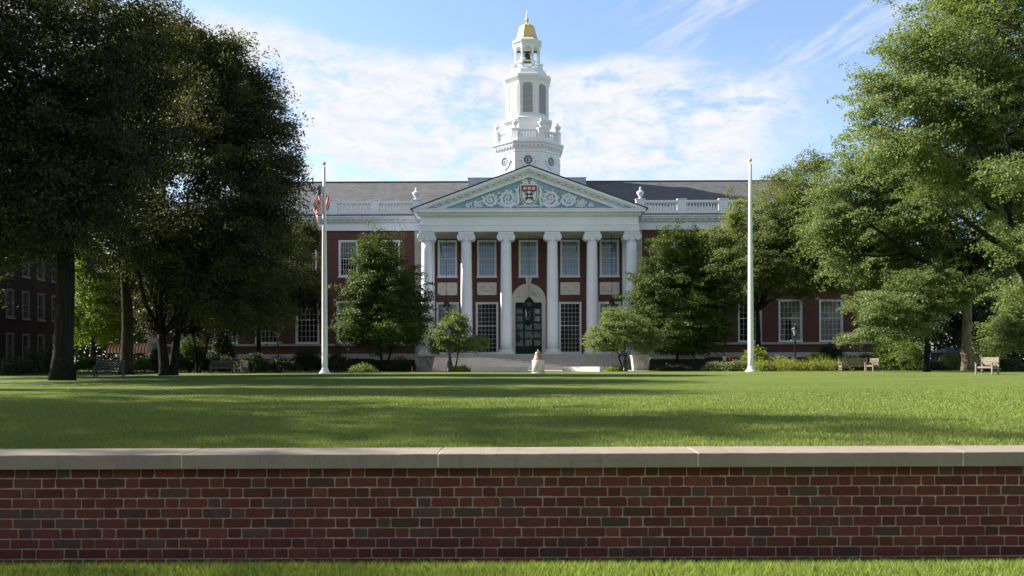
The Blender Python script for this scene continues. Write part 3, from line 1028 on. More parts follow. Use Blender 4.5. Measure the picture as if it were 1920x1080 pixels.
# acanthus scrolls and the shield in the tympanum
def scrollwork():
    b = MB()
    rng = random.Random(4)
    Y = TY - 0.06
    PXM = 1 / 20.0
    def pt(dx, py):
        return (dx * PXM, 0.8 + (678 - py) / (F / (LY + FY)))
    def leafblob(x, z, ang, ln, wd):
        m_ = 7
        pts, rr = [], []
        for k in range(m_):
            t = k / (m_ - 1)
            a = ang + 0.9 * t * (1 if rng.random() < .5 else -1) * 0.6
            pts.append((x + math.cos(a) * ln * t, Y - 0.05 * math.sin(math.pi * t), z + math.sin(a) * ln * t))
            rr.append(max(0.012, wd * math.sin(math.pi * (0.15 + 0.8 * t))))
        b.tube(pts, rr, 6)
    def spiral(s, cx, cz, r0, turns, a0, w, lv=9, dirn=1):
        pts, rr = [], []
        N = 60
        for k in range(N):
            t = k / (N - 1)
            a = a0 + dirn * 2 * math.pi * turns * t
            r = r0 * (1 - 0.85 * t)
            pts.append((s * (cx + r * math.cos(a)), Y, cz + r * math.sin(a)))
            rr.append(w * 1.5 * (1 - 0.5 * t))
        b.tube(pts, rr, 7)
        for k in range(lv):
            t = k / lv * 0.62
            a = a0 + dirn * 2 * math.pi * turns * t
            r = r0 * (1 - 0.85 * t) * 1.02
            x, z = cx + r * math.cos(a), cz + r * math.sin(a)
            leafblob(s * x, z, math.atan2(math.sin(a + dirn * .9), s * math.cos(a + dirn * .9)), 0.34 * r0 / 0.75, 0.12)
            if k % 2 == 0:
                leafblob(s * x, z, math.atan2(-math.sin(a), -s * math.cos(a)), 0.25 * r0 / 0.75, 0.075)
        b.ellipsoid((s * cx, Y - 0.03, cz), (0.15, 0.08, 0.15), 8)
        for k in range(6):
            a = k * math.pi / 3
            leafblob(s * (cx + 0.1 * math.cos(a)), cz + 0.1 * math.sin(a), a, 0.2, 0.05)
    for s in (-1, 1):
        z1 = pt(0, 372)[1]; z2 = pt(0, 374)[1]; z3 = pt(0, 381)[1]
        spiral(s, 1.95, z1, 0.78, 1.9, -2.6, 0.11, 12, 1)
        spiral(s, 3.6, z2, 0.64, 1.8, 0.4, 0.095, 11, -1)
        spiral(s, 4.85, z3, 0.34, 1.5, 2.6, 0.07, 6, 1)
        spiral(s, 5.75, z3 - 0.18, 0.17, 1.3, 2.8, 0.05, 4, 1)
        # the stem that ties the scrolls together along the bottom
        pts = [(s * x, Y, z) for x, z in ((1.1, z1 + 0.55), (1.35, z1 - 0.35), (1.9, z1 - 0.76), (2.7, z1 - 0.62), (3.1, z2 - 0.1), (3.4, z2 + 0.5), (4.1, z2 + 0.3), (4.4, z3 - 0.3), (5.2, z3 - 0.36), (6.1, z3 - 0.34))]
        b.tube(pts, [0.1, 0.1, 0.1, 0.09, 0.09, 0.08, 0.08, 0.07, 0.05, 0.03], 6)
        for k in range(26):
            x = rng.uniform(1.3, 5.6)
            zt = 0.25 + (6.2 - x) * 0.3
            leafblob(s * x, z1 - 0.72 + rng.random() * zt, rng.uniform(0, 6.28), rng.uniform(.2, .42), rng.uniform(.06, .11))
        # bracket beside the shield
        pts = [(s * x, Y - 0.03, z) for x, z in ((0.95, z1 + 1.2), (1.1, z1 + 0.7), (0.98, z1 + 0.1), (1.05, z1 - 0.4), (1.25, z1 - 0.68), (1.1, z1 - 0.82), (0.95, z1 - 0.7))]
        b.tube(pts, [0.08, 0.14, 0.16, 0.15, 0.11, 0.08, 0.05], 7)
        for k in range(8):
            leafblob(s * rng.uniform(0.85, 1.2), z1 + rng.uniform(-0.7, 1.2), rng.uniform(0, 6.28), 0.28, 0.06)
        # crest of leaves above the shield
        for k in range(9):
            a = 0.15 + k * 0.17
            leafblob(s * 0.12, z1 + 1.3, math.atan2(math.sin(a), s * math.cos(a)), 0.5 + 0.32 * math.cos(a), 0.075)
    b.tube([(x, Y, pt(0, 386)[1]) for x in (-1.0, -.4, .4, 1.0)], [0.05, 0.13, 0.13, 0.05], 6)
    L('scrollwork', b, 'white', ped)
    # the shield: crimson chief with three open books, dark cross of arms on white, rope border
    zc = pt(0, 366)[1]
    def shield_outline(k, y):
        pts = []
        w, h = 0.74 * k, 0.9 * k
        pts += [(-w, h), (w, h), (w, 0.05 * k)]
        for t in (0.2, 0.4, 0.6, 0.8, 1.0):
            pts.append((w * math.cos(t * math.pi / 2) ** 0.8 if t < 1 else 0, 0.05 * k - (0.95 * k) * math.sin(t * math.pi / 2)))
        for t in (0.8, 0.6, 0.4, 0.2):
            pts.append((-w * math.cos(t * math.pi / 2) ** 0.8, 0.05 * k - (0.95 * k) * math.sin(t * math.pi / 2)))
        pts.append((-w, 0.05 * k))
        return [(x, zc + z) for x, z in pts]
    b = MB()
    b.prism_y(shield_outline(1.12, 0)[::-1], Y - 0.2, Y + 0.05, 0)
    b.prism_y(shield_outline(0.98, 0)[::-1], Y - 0.24, Y - 0.19, 1)
    b.prism_y(shield_outline(0.9, 0)[::-1], Y - 0.26, Y - 0.23, 0)
    z0 = zc + 0.26
    b.prism_y([(-.66, zc + .8), (-.66, z0 + .1), (-.4, z0 - .06), (0, z0 + .1), (.4, z0 - .06), (.66, z0 + .1), (.66, zc + .8)], Y - 0.28, Y - 0.255, 2)
    for x in (-.4, 0, .4):
        b.box(x - 0.14, x + 0.14, Y - 0.3, Y - 0.275, z0 + 0.2, z0 + 0.45, 3)
        b.box(x - 0.008, x + 0.008, Y - 0.305, Y - 0.295, z0 + 0.2, z0 + 0.45, 2)
    cz = zc - 0.12
    for a in (R(45), R(-45)):
        mtx = Matrix.Translation((0, Y - 0.275, cz)) @ Matrix.Rotation(a, 4, 'Y')
        b.box(-0.56, 0.56, -0.012, 0.012, -0.11, 0.11, 4, mtx)
    b.box(-0.36, 0.36, Y - 0.292, Y - 0.265, cz + 0.07, cz + 0.23, 4)
    b.box(-0.36, 0.36, Y - 0.292, Y - 0.265, cz - 0.23, cz - 0.07, 4)
    b.box(-0.11, 0.11, Y - 0.3, Y - 0.27, cz - 0.09, cz + 0.09, 0)
    for q in (-1, 1):
        for w in (-1, 1):
            b.tube([(q * 0.38 + 0.1 * math.cos(t * math.pi / 4), Y - 0.28, cz + w * 0.36 - (0.02 if w < 0 else 0.08) + 0.1 * math.sin(t * math.pi / 4)) for t in range(9)], 0.03, 5, 0)
    L('shield', b, ['white_trim', 'rope', 'crimson', 'relief_stone', 'navy'], ped)
scrollwork()

# entrance: arched stone surround, carved lunette, keystone, green doors
b = MB()
def arch_ring(b, cx, cz, r0, r1, y0, y1, n=24, mi=0, a0=0, a1=math.pi):
    vs, fs = [], []
    for k in range(n + 1):
        a = a0 + (a1 - a0) * k / n
        for r in (r0, r1):
            for y in (y0, y1):
                vs.append((cx + r * math.cos(a), y, cz + r * math.sin(a)))
    for k in range(n):
        o, q = k * 4, (k + 1) * 4
        fs += [(o, o + 2, q + 2, q), (o + 1, q + 1, q + 3, o + 3), (o + 2, o + 3, q + 3, q + 2), (o, q, q + 1, o + 1)]
    b.add(vs, fs, mi)
zs = 6.8
arch_ring(b, 0, zs, 1.35, 1.68, -0.16, 0.02)
arch_ring(b, 0, zs, 1.25, 1.35, -0.08, 0.02)
for s in (-1, 1):
    b.box(min(s * 1.3, s * 1.68), max(s * 1.3, s * 1.68), -0.16, 0.02, 1.5, zs)
b.box(-1.3, 1.3, -0.12, 0.02, 6.62, 6.85)
L('door_surround', b, 'relief_stone')
b = MB()
pts = [(1.27 * math.cos(k * math.pi / 20), zs + 0.05 + 1.22 * math.sin(k * math.pi / 20)) for k in range(21)]
b.prism_y(pts[::-1], -0.05, 0.02)
rng = random.Random(12)
for k in range(46):
    a = rng.uniform(0.25, math.pi - 0.25); r = rng.uniform(0.2, 1.05)
    x, z = r * math.cos(a), zs + 0.12 + r * math.sin(a)
    t = rng.uniform(0, 6.28)
    b.tube([(x, -0.06, z), (x + .1 * math.cos(t), -0.09, z + .1 * math.sin(t)), (x + .2 * math.cos(t + .7), -0.06, z + .16 * math.sin(t + .7))], [0.03, 0.05, 0.02], 5)
L('lunette', b, 'relief_stone')
b = MB()
b.prism_y([(-0.22, 8.3), (0.22, 8.3), (0.3, 8.98), (-0.3, 8.98)], -0.3, 0.02)
b.box(-0.34, 0.34, -0.34, 0.02, 8.98, 9.06)
b.ellipsoid((0, -0.3, 8.66), (0.14, 0.1, 0.2), 8)
L('keystone', b, 'relief_stone')
b = MB()
b.box(-1.32, 1.32, 0.12, 0.2, 1.55, 6.62)
xs = [-1.32, -0.86, -0.44, 0.0, 0.44, 0.86, 1.32]
for k in (-1.3, -0.44, 0.44, 1.3):
    b.box(k - 0.1, k + 0.1, 0.04, 0.12, 1.55, 6.6)
for z in (1.62, 2.25, 3.05, 3.85, 4.65, 5.4, 6.1, 6.55):
    b.box(-1.3, 1.3, 0.06, 0.12, z - 0.09, z + 0.09)
door = L('door', b, 'door')
b = MB()
for xa, xb in ((-1.2, -0.54), (-0.34, 0.34), (0.54, 1.2)):
    for za, zb in ((2.34, 2.96), (3.14, 3.76), (3.94, 4.56), (4.74, 5.31), (5.49, 6.01)):
        b.add([(xa, 0.112, za), (xb, 0.112, za), (xb, 0.112, zb), (xa, 0.112, zb)], [(0, 1, 2, 3)])
L('door_glass', b, 'glass', door)
for x in (-0.1, 0.1):
    b = MB(); b.tube([(x + .3, 0.02, 3.0), (x + .3, -0.02, 3.05), (x + .3, -0.02, 3.5), (x + .3, 0.02, 3.55)], 0.025, 6)
    L('handle', b, 'gold', door)
# two posted notices inside the right hand panes
b = MB()
for z0, z1 in ((5.5, 5.98), (4.78, 5.28)):
    b.box(0.66, 1.1, 0.1, 0.108, z0, z1)
L('notice', b, 'blind_pale', door)

# carved panels between the floors
for c in (-7.98, -4.1, 4.1, 7.98):
    b = MB()
    b.box(c - 0.94, c + 0.94, -0.07, 0.02, 7.38, 8.58)
    for x0, x1, z0, z1 in ((-.94, .94, 8.5, 8.6), (-.94, .94, 7.36, 7.46), (-.96, -.86, 7.36, 8.6), (.86, .96, 7.36, 8.6)):
        b.box(c + x0, c + x1, -0.1, -0.02, z0, z1)
    pts = [(c + x, -0.09, 7.78 + 0.75 * (x * x)) for x in np.linspace(-0.62, 0.62, 13)]
    b.tube(pts, [0.04 + 0.07 * (1 - abs(k - 6) / 6) for k in range(13)], 7)
    for s in (-1, 1):
        b.tube([(c + s * 0.62, -0.09, 8.1), (c + s * 0.7, -0.1, 7.85), (c + s * 0.66, -0.09, 7.6)], [0.07, 0.05, 0.02], 6)
        b.tube([(c + s * 0.6, -0.1, 8.12), (c + s * 0.45, -0.12, 8.28), (c + s * 0.3, -0.1, 8.2), (c + s * 0.36, -0.09, 8.08)], 0.04, 6)
    L('carved_panel', b, 'relief_stone')

# lead clad block under the cupola
b = MB()
CUY = 9.0
b.box(-6.2, 6.2, CUY - 3.4, CUY + 3.4, 17.6, 20.12)
for k in range(-6, 7):
    b.box(k * 1.0 - 0.03, k * 1.0 + 0.03, CUY - 3.44, CUY - 3.39, 17.6, 20.1)
b.box(-6.25, 6.25, CUY - 3.45, CUY + 3.45, 20.121, 20.18)
L('roof_block', b, 'lead')

# ---------------- cupola
cup = empty('cupola', (0.12, CUY, 20.6))
cup.parent = lib
SC = F / (LY + CUY)
def cz(py):
    return 0.8 + (678 - py) / SC - 20.6
def cw(px):
    return px / SC / 2
b = MB()
A1 = cw(117)
b.octa(0, 0, [(A1, -1.5), (A1, cz(299)), (A1 + .06, cz(298)), (A1 + .06, cz(294)), (A1 + .14, cz(292)), (A1 + .14, cz(290.5)),
              (cw(128), cz(287)), (cw(129), cz(285)), (cw(133), cz(282.5)), (cw(133), cz(280)), (cw(118), cz(278.6))])
kk = math.tan(math.pi / 8)
for f in range(8):
    rm = Matrix.Rotation(f * math.pi / 4, 4, 'Z')
    for k in range(7):
        x = (k - 3) * 0.42
        b.box(x - 0.1, x + 0.1, -cw(127), -A1, cz(290.4), cz(287.1), 0, rm)
L('drum', b, 'cupola_white', cup)
b = MB()
A2 = cw(81)
b.octa(0, 0, [(A2, cz(279)), (A2, cz(242)), (A2 + .08, cz(240)), (A2 + .28, cz(236)), (A2 + .3, cz(232)), (A2 + .0, cz(229.5))])
for f in range(8):
    rm = Matrix.Rotation(f * math.pi / 4, 4, 'Z')
    w = A2 * kk - 0.25
    for x0, x1, z0, z1 in ((-w, w, 244, 246.5), (-w, w, 274, 277), (-w, -w + .12, 246.5, 274), (w - .12, w, 246.5, 274)):
        b.box(x0, x1, -A2 - 0.03, -A2 + 0.01, cz(z1), cz(z0), 0, rm)
L('plinth_stage', b, 'cupola_white', cup)
# louvre stage
b = MB()
A3 = cw(76)
b.octa(0, 0, [(A3 + .08, cz(229.4)), (A3 + .08, cz(226)), (A3, cz(225.5)), (A3, cz(168)), (A3 + .06, cz(166.5)), (A3 + .06, cz(164)), (A3 + .12, cz(162)), (cw(87), cz(156)), (cw(88), cz(152.5)), (cw(85), cz(150)),
              (cw(72), cz(148)), (cw(70), cz(144)), (cw(66), cz(139)), (cw(56), cz(135)), (cw(52), cz(133))])
for f in range(8):
    rm = Matrix.Rotation(f * math.pi / 4 + math.pi / 8, 4, 'Z')
    rr = A3 / math.cos(math.pi / 8)
    b.box(-0.14, 0.14, -rr - 0.05, -rr + 0.2, cz(225.4), cz(168.1), 0, rm)
L('belfry', b, 'cupola_white', cup)
# arched louvres on each face
lw = cw(18.5)
zl0, zl1 = cz(222), cz(165.5)
def louvre():
    b = MB()
    h = zl1 - zl0
    zsp = h - lw
    # frame
    b.box(-lw - 0.1, -lw, -0.06, 0.03, 0, zsp)
    b.box(lw, lw + 0.1, -0.06, 0.03, 0, zsp)
    arch_ring(b, 0, zsp, lw, lw + 0.1, -0.06, 0.03, 14)
    b.box(-lw - 0.14, lw + 0.14, -0.09, 0.03, -0.1, -0.002)
    # dark backing and slats
    pts = [(-lw, 0), (lw, 0)] + [(lw * math.cos(k * math.pi / 12), zsp + lw * math.sin(k * math.pi / 12)) for k in range(13)]
    b.prism_y(pts, -0.012, -0.006, 1)
    z = 0.05
    while z < h - 0.08:
        hw_ = lw if z < zsp else math.sqrt(max(0.0, lw * lw - (z - zsp) ** 2))
        if hw_ > 0.08:
            vs = [(-hw_, -0.012, z + .085), (hw_, -0.012, z + .085), (hw_, -0.055, z), (-hw_, -0.055, z)]
            b.add(vs, [(3, 2, 1, 0)], 2)
        z += 0.125
    return b.build('louvre', ['cupola_white', 'interior', 'louvre_shaded'], cup, (0, 0, 0))
M['louvre_shaded'] = simple('shaded_louvre_paint', (0.56, 0.56, 0.57), 0.6, 0.05)  # greyer than the cupola paint, standing in for shadow on the slats
lv = louvre()
def oculus():
    b = MB()
    arch_ring(b, 0, 0, 0.52, 0.72, -0.1, 0.02, 28, 0, 0, 2 * math.pi)
    arch_ring(b, 0, 0, 0.46, 0.52, -0.05, 0.02, 28, 0, 0, 2 * math.pi)
    for k in range(4):
        a = k * math.pi / 2
        mtx = Matrix.Rotation(a, 4, 'Y')
        b.box(-0.1, 0.1, -0.14, 0.0, 0.68, 0.86, 0, mtx)
    arch_ring(b, 0, 0, 0.2, 0.24, -0.035, 0.0, 20, 0, 0, 2 * math.pi)
    for k in range(8):
        mtx = Matrix.Rotation(k * math.pi / 4, 4, 'Y')
        b.box(-0.016, 0.016, -0.03, 0.0, 0.0 if k < 4 else 0.22, 0.48, 0, mtx)
    pts = [(0.48 * math.cos(k * math.pi / 12), 0.48 * math.sin(k * math.pi / 12)) for k in range(24)]
    b.prism_y(pts, -0.012, 0.004, 1)
    return b.build('oculus', ['cupola_white', 'oculus_glass'], cup, (0, 0, 0))
M['oculus_glass'] = simple('oculus_glass', (0.05, 0.065, 0.08), 0.15, 0.3, 3.0)
oc = oculus()
for f in range(8):
    a = f * math.pi / 4
    o = lv if f == 0 else copy_tree(lv, cup)
    o.location = (math.sin(a) * (A3 + 0.008), -math.cos(a) * (A3 + 0.008), zl0)
    o.rotation_euler = (0, 0, a)
    o = oc if f == 0 else copy_tree(oc, cup)
    o.location = (math.sin(a) * (A1 + 0.004), -math.cos(a) * (A1 + 0.004), cz(314))
    o.rotation_euler = (0, 0, a)
# cupola balustrade: corner pedestals with urns, rails and balusters
b = MB()
AB = cw(112)
RB = AB / math.cos(math.pi / 8)
for f in range(8):
    rm = Matrix.Rotation(f * math.pi / 4, 4, 'Z')
    w = AB * kk - 0.3
    b.box(-w, w, -AB - 0.1, -AB + 0.1, cz(278.4), cz(272), 0, rm)
    b.box(-w, w, -AB - 0.12, -AB + 0.12, cz(261), cz(258), 0, rm)
    for k in range(7):
        x = -w + 2 * w * (k + .5) / 7
        p = rm @ Vector((x, -AB, 0))
        hh = (cz(261) - cz(272)) / 0.76
        b.lathe(p.x, p.y, [(r * 0.85, cz(272) + z * hh) for r, z in bal_prof], 8)
    rm2 = Matrix.Rotation(f * math.pi / 4 + math.pi / 8, 4, 'Z')
    b.box(-0.36, 0.36, -RB - 0.2, -RB + 0.3, cz(278.4), cz(257.5), 0, rm2)
    b.box(-0.4, 0.4, -RB - 0.24, -RB + 0.34, cz(257.5), cz(255.8), 0, rm2)
L('parapet', b, 'cupola_white', cup)
for f in range(8):
    a = f * math.pi / 4 + math.pi / 8
    urn(cup, (math.sin(a) * RB, -math.cos(a) * RB, cz(255.8)), 0.82)
# open lantern: eight piers with arched heads
b = MB()
A4 = cw(48)
hwf = A4 * kk
ow = cw(15)
zb0, zsp, ztop = cz(133), cz(101), cz(89)
for f in range(8):
    rm = Matrix.Rotation(f * math.pi / 4, 4, 'Z')
    dpt = 0.3
    iw = (A4 - dpt) * kk
    for s in (-1, 1):
        vs = [(s * ow, -A4, zb0), (s * hwf, -A4, zb0), (s * iw, -A4 + dpt, zb0), (s * ow, -A4 + dpt, zb0)]
        vs += [(x, y, zsp) for x, y, z in vs]
        b.add([rm @ Vector(p) for p in vs], [(0, 1, 2, 3), (4, 7, 6, 5), (0, 4, 5, 1), (1, 5, 6, 2), (2, 6, 7, 3), (3, 7, 4, 0)])
    N = 10
    for k in range(N):
        a, c = math.pi * k / N, math.pi * (k + 1) / N
        pa, pc = (ow * math.cos(a), zsp + ow * math.sin(a)), (ow * math.cos(c), zsp + ow * math.sin(c))
        xa = hwf * (1 - 2 * k / N); xc = hwf * (1 - 2 * (k + 1) / N)
        for y in (-A4, -A4 + dpt):
            sc_ = 1 if y == -A4 else iw / hwf
            b.add([rm @ Vector(p) for p in ((pa[0], y, pa[1]), (pc[0], y, pc[1]), (xc * sc_, y, ztop), (xa * sc_, y, ztop))], [(0, 1, 2, 3)])
        b.add([rm @ Vector(p) for p in ((pa[0], -A4, pa[1]), (pc[0], -A4, pc[1]), (pc[0], -A4 + dpt, pc[1]), (pa[0], -A4 + dpt, pa[1]))], [(0, 1, 2, 3)])
    for s in (-1, 1):
        vs = [(s * ow, zsp), (s * hwf, zsp), (s * hwf, ztop)]
        for y in (-A4, -A4 + dpt):
            q = 1 if y == -A4 else iw / hwf
            b.add([rm @ Vector((x * (q if abs(x) > ow + 1e-6 else 1), y, z)) for x, z in vs], [(0, 1, 2)])
    b.box(-hwf - .02, -ow, -A4 - 0.04, -A4 + .02, cz(103), cz(101.3), 0, rm)
    b.box(ow, hwf + .02, -A4 - 0.04, -A4 + .02, cz(103), cz(101.3), 0, rm)
    b.box(-ow, ow, -A4 + 0.05, -A4 + 0.17, cz(122), cz(120.5), 0, rm)
    b.box(-ow, ow, -A4 + 0.05, -A4 + 0.17, cz(129), cz(127), 0, rm)
b.octa(0, 0, [(A4 + .05, cz(90.5)), (A4 + .08, cz(88)), (cw(54), cz(86)), (cw(55.5), cz(83)), (cw(50), cz(80)), (cw(43), cz(79))])
b.octa(0, 0, [(A4 + .02, cz(134)), (A4 + .02, cz(132))])
L('lantern', b, 'cupola_white', cup)
# scroll consoles at the foot of the lantern
for f in range(8):
    b = MB()
    rm = Matrix.Rotation(f * math.pi / 4 + math.pi / 8, 4, 'Z')
    r4 = A4 / math.cos(math.pi / 8)
    prof = [(r4 - 0.05, 147), (cw(76), 147), (cw(75), 143), (cw(68), 140), (cw(62), 136), (cw(60), 130), (cw(64), 127), (cw(61), 124.5), (r4 + .05, 124), (r4 - .05, 124)]
    vs = [(x_, -y_, cz(z_)) for x_ in (-0.13, 0.13) for y_, z_ in prof]
    n = len(prof)
    fs = [tuple(range(n)), tuple(range(2 * n - 1, n - 1, -1))] + [(k, n + k, n + (k + 1) % n, (k + 1) % n) for k in range(n)]
    b.add([rm @ Vector(p) for p in vs], fs)
    L('console', b, 'cupola_white', cup)
# gilded bell roof, ball and spike
b = MB()
b.octa(0, 0, [(cw(43), cz(79)), (cw(40), cz(76.5)), (cw(36), cz(71)), (cw(32.5), cz(64)), (cw(29.5), cz(57)), (cw(26), cz(52)), (cw(20), cz(49)), (cw(9), cz(47.3)), (cw(3), cz(46.6))])
L('gilded_roof', b, 'gold', cup)
b = MB()
b.lathe(0, 0, [(0.16, cz(47)), (0.1, cz(44)), (0.1, cz(41)), (0.18, cz(40)), (0.22, cz(37)), (0.18, cz(34.5)), (0.08, cz(33.5)), (0.06, cz(30)), (0.1, cz(29.5)), (0.05, cz(28)), (0.012, cz(17))], 12)
L('finial', b, 'gold', cup)
# bell hanging in the lantern
bell = empty('cupola_bell', (CX + 0.12, LY + CUY, 20.6 + cz(116)))
tag(bell, 'dark bell hanging in the open lantern of the cupola', 'bell')
b = MB()
b.lathe(0, 0, [(0.6, 0), (0.56, 0.08), (0.42, 0.25), (0.34, 0.55), (0.3, 0.8), (0.2, 0.92), (0.05, 0.97)], 18)
b.build('bell_body', 'bell_dark', bell, (0, 0, 0))
b = MB()
b.box(-1.1, 1.1, -0.07, 0.07, 1.0, 1.14)
b.tube([(0, 0, 0.9), (0, 0, 1.05)], 0.06, 8)
b.build('yoke', 'bell_dark', bell, (0, 0, 0))

# ------------------------------------------------------------------ dark brick hall at the left edge
def side_hall():
    root = empty('residence_hall', (-43.0, 70, 0))
    tag(root, 'dark brick hall in deep shade at the far left behind the big elm', 'building')
    # local frame: facade looks to +x; built in its own x (along y) then turned
    b = MB()
    ln, H = 26.0, 12.6
    cols = [-10.5 + 2.35 * k for k in range(10)]
    cols = [c for c in cols if c < 9.2]
    ops = []
    for c in cols:
        for z in (1.0, 4.75, 8.45):
            ops.append((c - 0.5, c + 0.5, z, z + 2.35))
    wall_holes(b, -13, 9.7, 0, H, 0, ops, 0.4)
    b.add([(9.7, 0, 0), (9.7, 12, 0), (9.7, 12, H), (9.7, 0, H)], [(0, 1, 2, 3)])
    b.add([(-13, 0, 0), (-13, 12, 0), (-13, 12, H), (-13, 0, H)], [(0, 1, 2, 3)])
    b.add([(-13, 12, 0), (9.7, 12, 0), (9.7, 12, H), (-13, 12, H)], [(0, 1, 2, 3)])
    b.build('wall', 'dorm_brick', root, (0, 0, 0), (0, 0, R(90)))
    b = MB()
    b.add([(-12.9, 1.2, 0), (9.6, 1.2, 0), (9.6, 1.2, H), (-12.9, 1.2, H)], [(0, 1, 2, 3)])
    b.build('room', 'interior', root, (0, 0, 0), (0, 0, R(90)))
    b = MB()
    b.box(-13.3, 10.0, -0.4, 0.05, H, H + 0.35)
    b.box(-13.3, 10.0, -0.2, 0.05, H - 0.5, H)
    b.build('cornice', 'hall_trim_shaded', root, (0, 0, 0), (0, 0, R(90)))
    b = MB()
    b.add([(-13.3, -0.35, H + .36), (10, -0.35, H + .36), (10, 12.3, H + .36), (-13.3, 12.3, H + .36), (-9, 6, H + 4.6), (5.7, 6, H + 4.6)], [(0, 1, 5, 4), (1, 2, 5), (2, 3, 4, 5), (3, 0, 4)])
    b.build('roof', 'slate', root, (0, 0, 0), (0, 0, R(90)))
    protos['dorm'] = make_window(1.0, 2.35, 3, 4, 2, t=0.1, mat='hall_trim_shaded')
    for c in cols:
        for z in (1.0, 4.75, 8.45):
            put_window('dorm', root, (0, c, z), R(90))
side_hall()

# ------------------------------------------------------------------ trees
def ell(px, py, rx, ry, Y, ry_m, dy=0.0):
    """one crown lobe: where it stands, from its bearing, height and size at distance Y"""
    s = F / Y
    return (PX(px, Y), Y + dy, PZ(py, Y, px), rx / s, ry_m, ry / s)

def tree(name, label, loc, lobes, trunk_r, fork_z, mats, n_clump, per, leaf, seed, lean=(0, 0), group='trees around the lawn', stems=1, limbs=9, clump_r=0.8, droop=0.2, shell=0.45, cat='tree', flat=0.6, paths=(), gap=-1.35):
    rng = np.random.default_rng(seed)
    prng = random.Random(seed)
    root = empty(name, loc)
    root['label'] = label; root['category'] = cat
    if group: root['group'] = group
    base = np.array(loc)
    lob = np.array(lobes, dtype=float)
    vol = lob[:, 3] * lob[:, 4] * lob[:, 5]
    pick = rng.choice(len(lob), n_clump, p=vol ** 0.8 / (vol ** 0.8).sum())
    d = rng.normal(size=(n_clump, 3)); d /= np.linalg.norm(d, axis=1)[:, None]
    r = rng.random(n_clump) ** shell
    r *= np.where(rng.random(n_clump) < 0.07, 1.1 + 0.16 * rng.random(n_clump), 1.0)
    ph = rng.random((5, 3)) * 6.28
    fr = rng.normal(size=(5, 3)) * 3.0
    wob = sum(np.sin(d @ fr[q] * 1.0 + ph[q, 0]) for q in range(5)) / 5
    r *= 1 + 0.3 * wob + rng.normal(0, 0.07, n_clump)
    c = lob[pick, :3] + d * r[:, None] * lob[pick, 3:]
    c -= base
    c[:, 2] = np.maximum(c[:, 2], 0.25)
    # open pockets between the boughs
    kf = rng.normal(size=(4, 3)); kf = kf / np.linalg.norm(kf, axis=1)[:, None] * (6.28 / (clump_r * 4.2))
    hol = sum(np.sin(c @ kf[q] + q) for q in range(4))
    keep = hol > gap
    c = c[keep]; n_clump = len(c)
    # ---- wood
    wood = MB()
    fork = Vector((lean[0], lean[1], fork_z))
    nodes = []
    ctr = Vector(tuple((lob[:, :3].mean(0) - base)))
    starts = []
    for st in range(stems):
        off = Vector((0, 0, 0)) if stems == 1 else Vector((math.cos(st * 2.4) * trunk_r * 0.7, math.sin(st * 2.4) * trunk_r * 0.7, 0))
        fk = fork + (Vector((0, 0, 0)) if stems == 1 else Vector((math.cos(st * 2.4) * fork_z * .28, math.sin(st * 2.4) * fork_z * .28, 0)))
        pts, rr = [], []
        N = 9
        tr = trunk_r if stems == 1 else trunk_r * 0.62
        for k in range(N):
            t = k / (N - 1)
            p = off.lerp(fk, t) + Vector((math.sin(t * 5 + seed) * 0.06 * fork_z * 0.15, math.cos(t * 4 + seed) * 0.05 * fork_z * 0.15, 0))
            if k == 0: p.z = -0.1
            pts.append(p)
            rr.append(tr * (1.0 - 0.28 * t + 0.35 * math.exp(-t * 22)))
        wood.tube(pts, rr, 12)
        starts.append((pts[-1], rr[-1]))
        nodes += [(p, q) for p, q in zip(pts[6:], rr[6:])]
    for path, r0, r1 in paths:
        q = [Vector(tuple(np.array(p_) - base)) for p_ in path]
        fine = []
        for k in range(len(q) - 1):
            for t in (0, .34, .67):
                fine.append(q[k].lerp(q[k + 1], t) + Vector((prng.uniform(-.06, .06), prng.uniform(-.06, .06), prng.uniform(-.06, .06))) * (1 if k or t else 0))
        fine.append(q[-1])
        m_ = len(fine)
        wood.tube(fine, [r0 + (r1 - r0) * k / (m_ - 1) for k in range(m_)], 9, 1)
        nodes += [(fine[k], r0 + (r1 - r0) * k / (m_ - 1)) for k in range(2, m_)]
    # main limbs reach for well spread clumps
    targets = []
    cand = c[rng.permutation(n_clump)[:limbs * 25]]
    chosen = []
    while len(chosen) < limbs and len(cand):
        if not chosen:
            chosen.append(cand[0]); continue
        dist = np.min(np.linalg.norm(cand[:, None] - np.array(chosen)[None], axis=2), axis=1)
        dist[cand[:, 2] < fork_z * 0.9] *= 0.5
        chosen.append(cand[int(dist.argmax())])
    targets += [Vector(tuple(q)) for q in chosen]
    for i, tg in enumerate(targets):
        s0, r0 = starts[i % len(starts)]
        tg = s0.lerp(tg, 0.88)
        N = 9
        pts, rr = [], []
        ln = (tg - s0).length
        bow = Vector((prng.uniform(-.1, .1), prng.uniform(-.1, .1), prng.uniform(.05, .2))) * ln
        for k in range(N):
            t = k / (N - 1)
            p = s0.lerp(tg, t) + bow * math.sin(math.pi * t) + Vector((prng.uniform(-1, 1), prng.uniform(-1, 1), prng.uniform(-1, 1))) * 0.025 * ln * (t > 0)
            pts.append(p); rr.append(max(0.02, r0 * (0.62 * (1 - t) ** 1.1 + 0.05)))
        wood.tube(pts, rr, 7, 1)
        nodes += list(zip(pts[1:], rr[1:]))
    # secondary boughs to the clumps
    npos = np.array([tuple(p) for p, q in nodes]); nrad = np.array([q for p, q in nodes])
    order = np.argsort(np.linalg.norm(c - npos.mean(0), axis=1))
    nb = min(n_clump, 420)
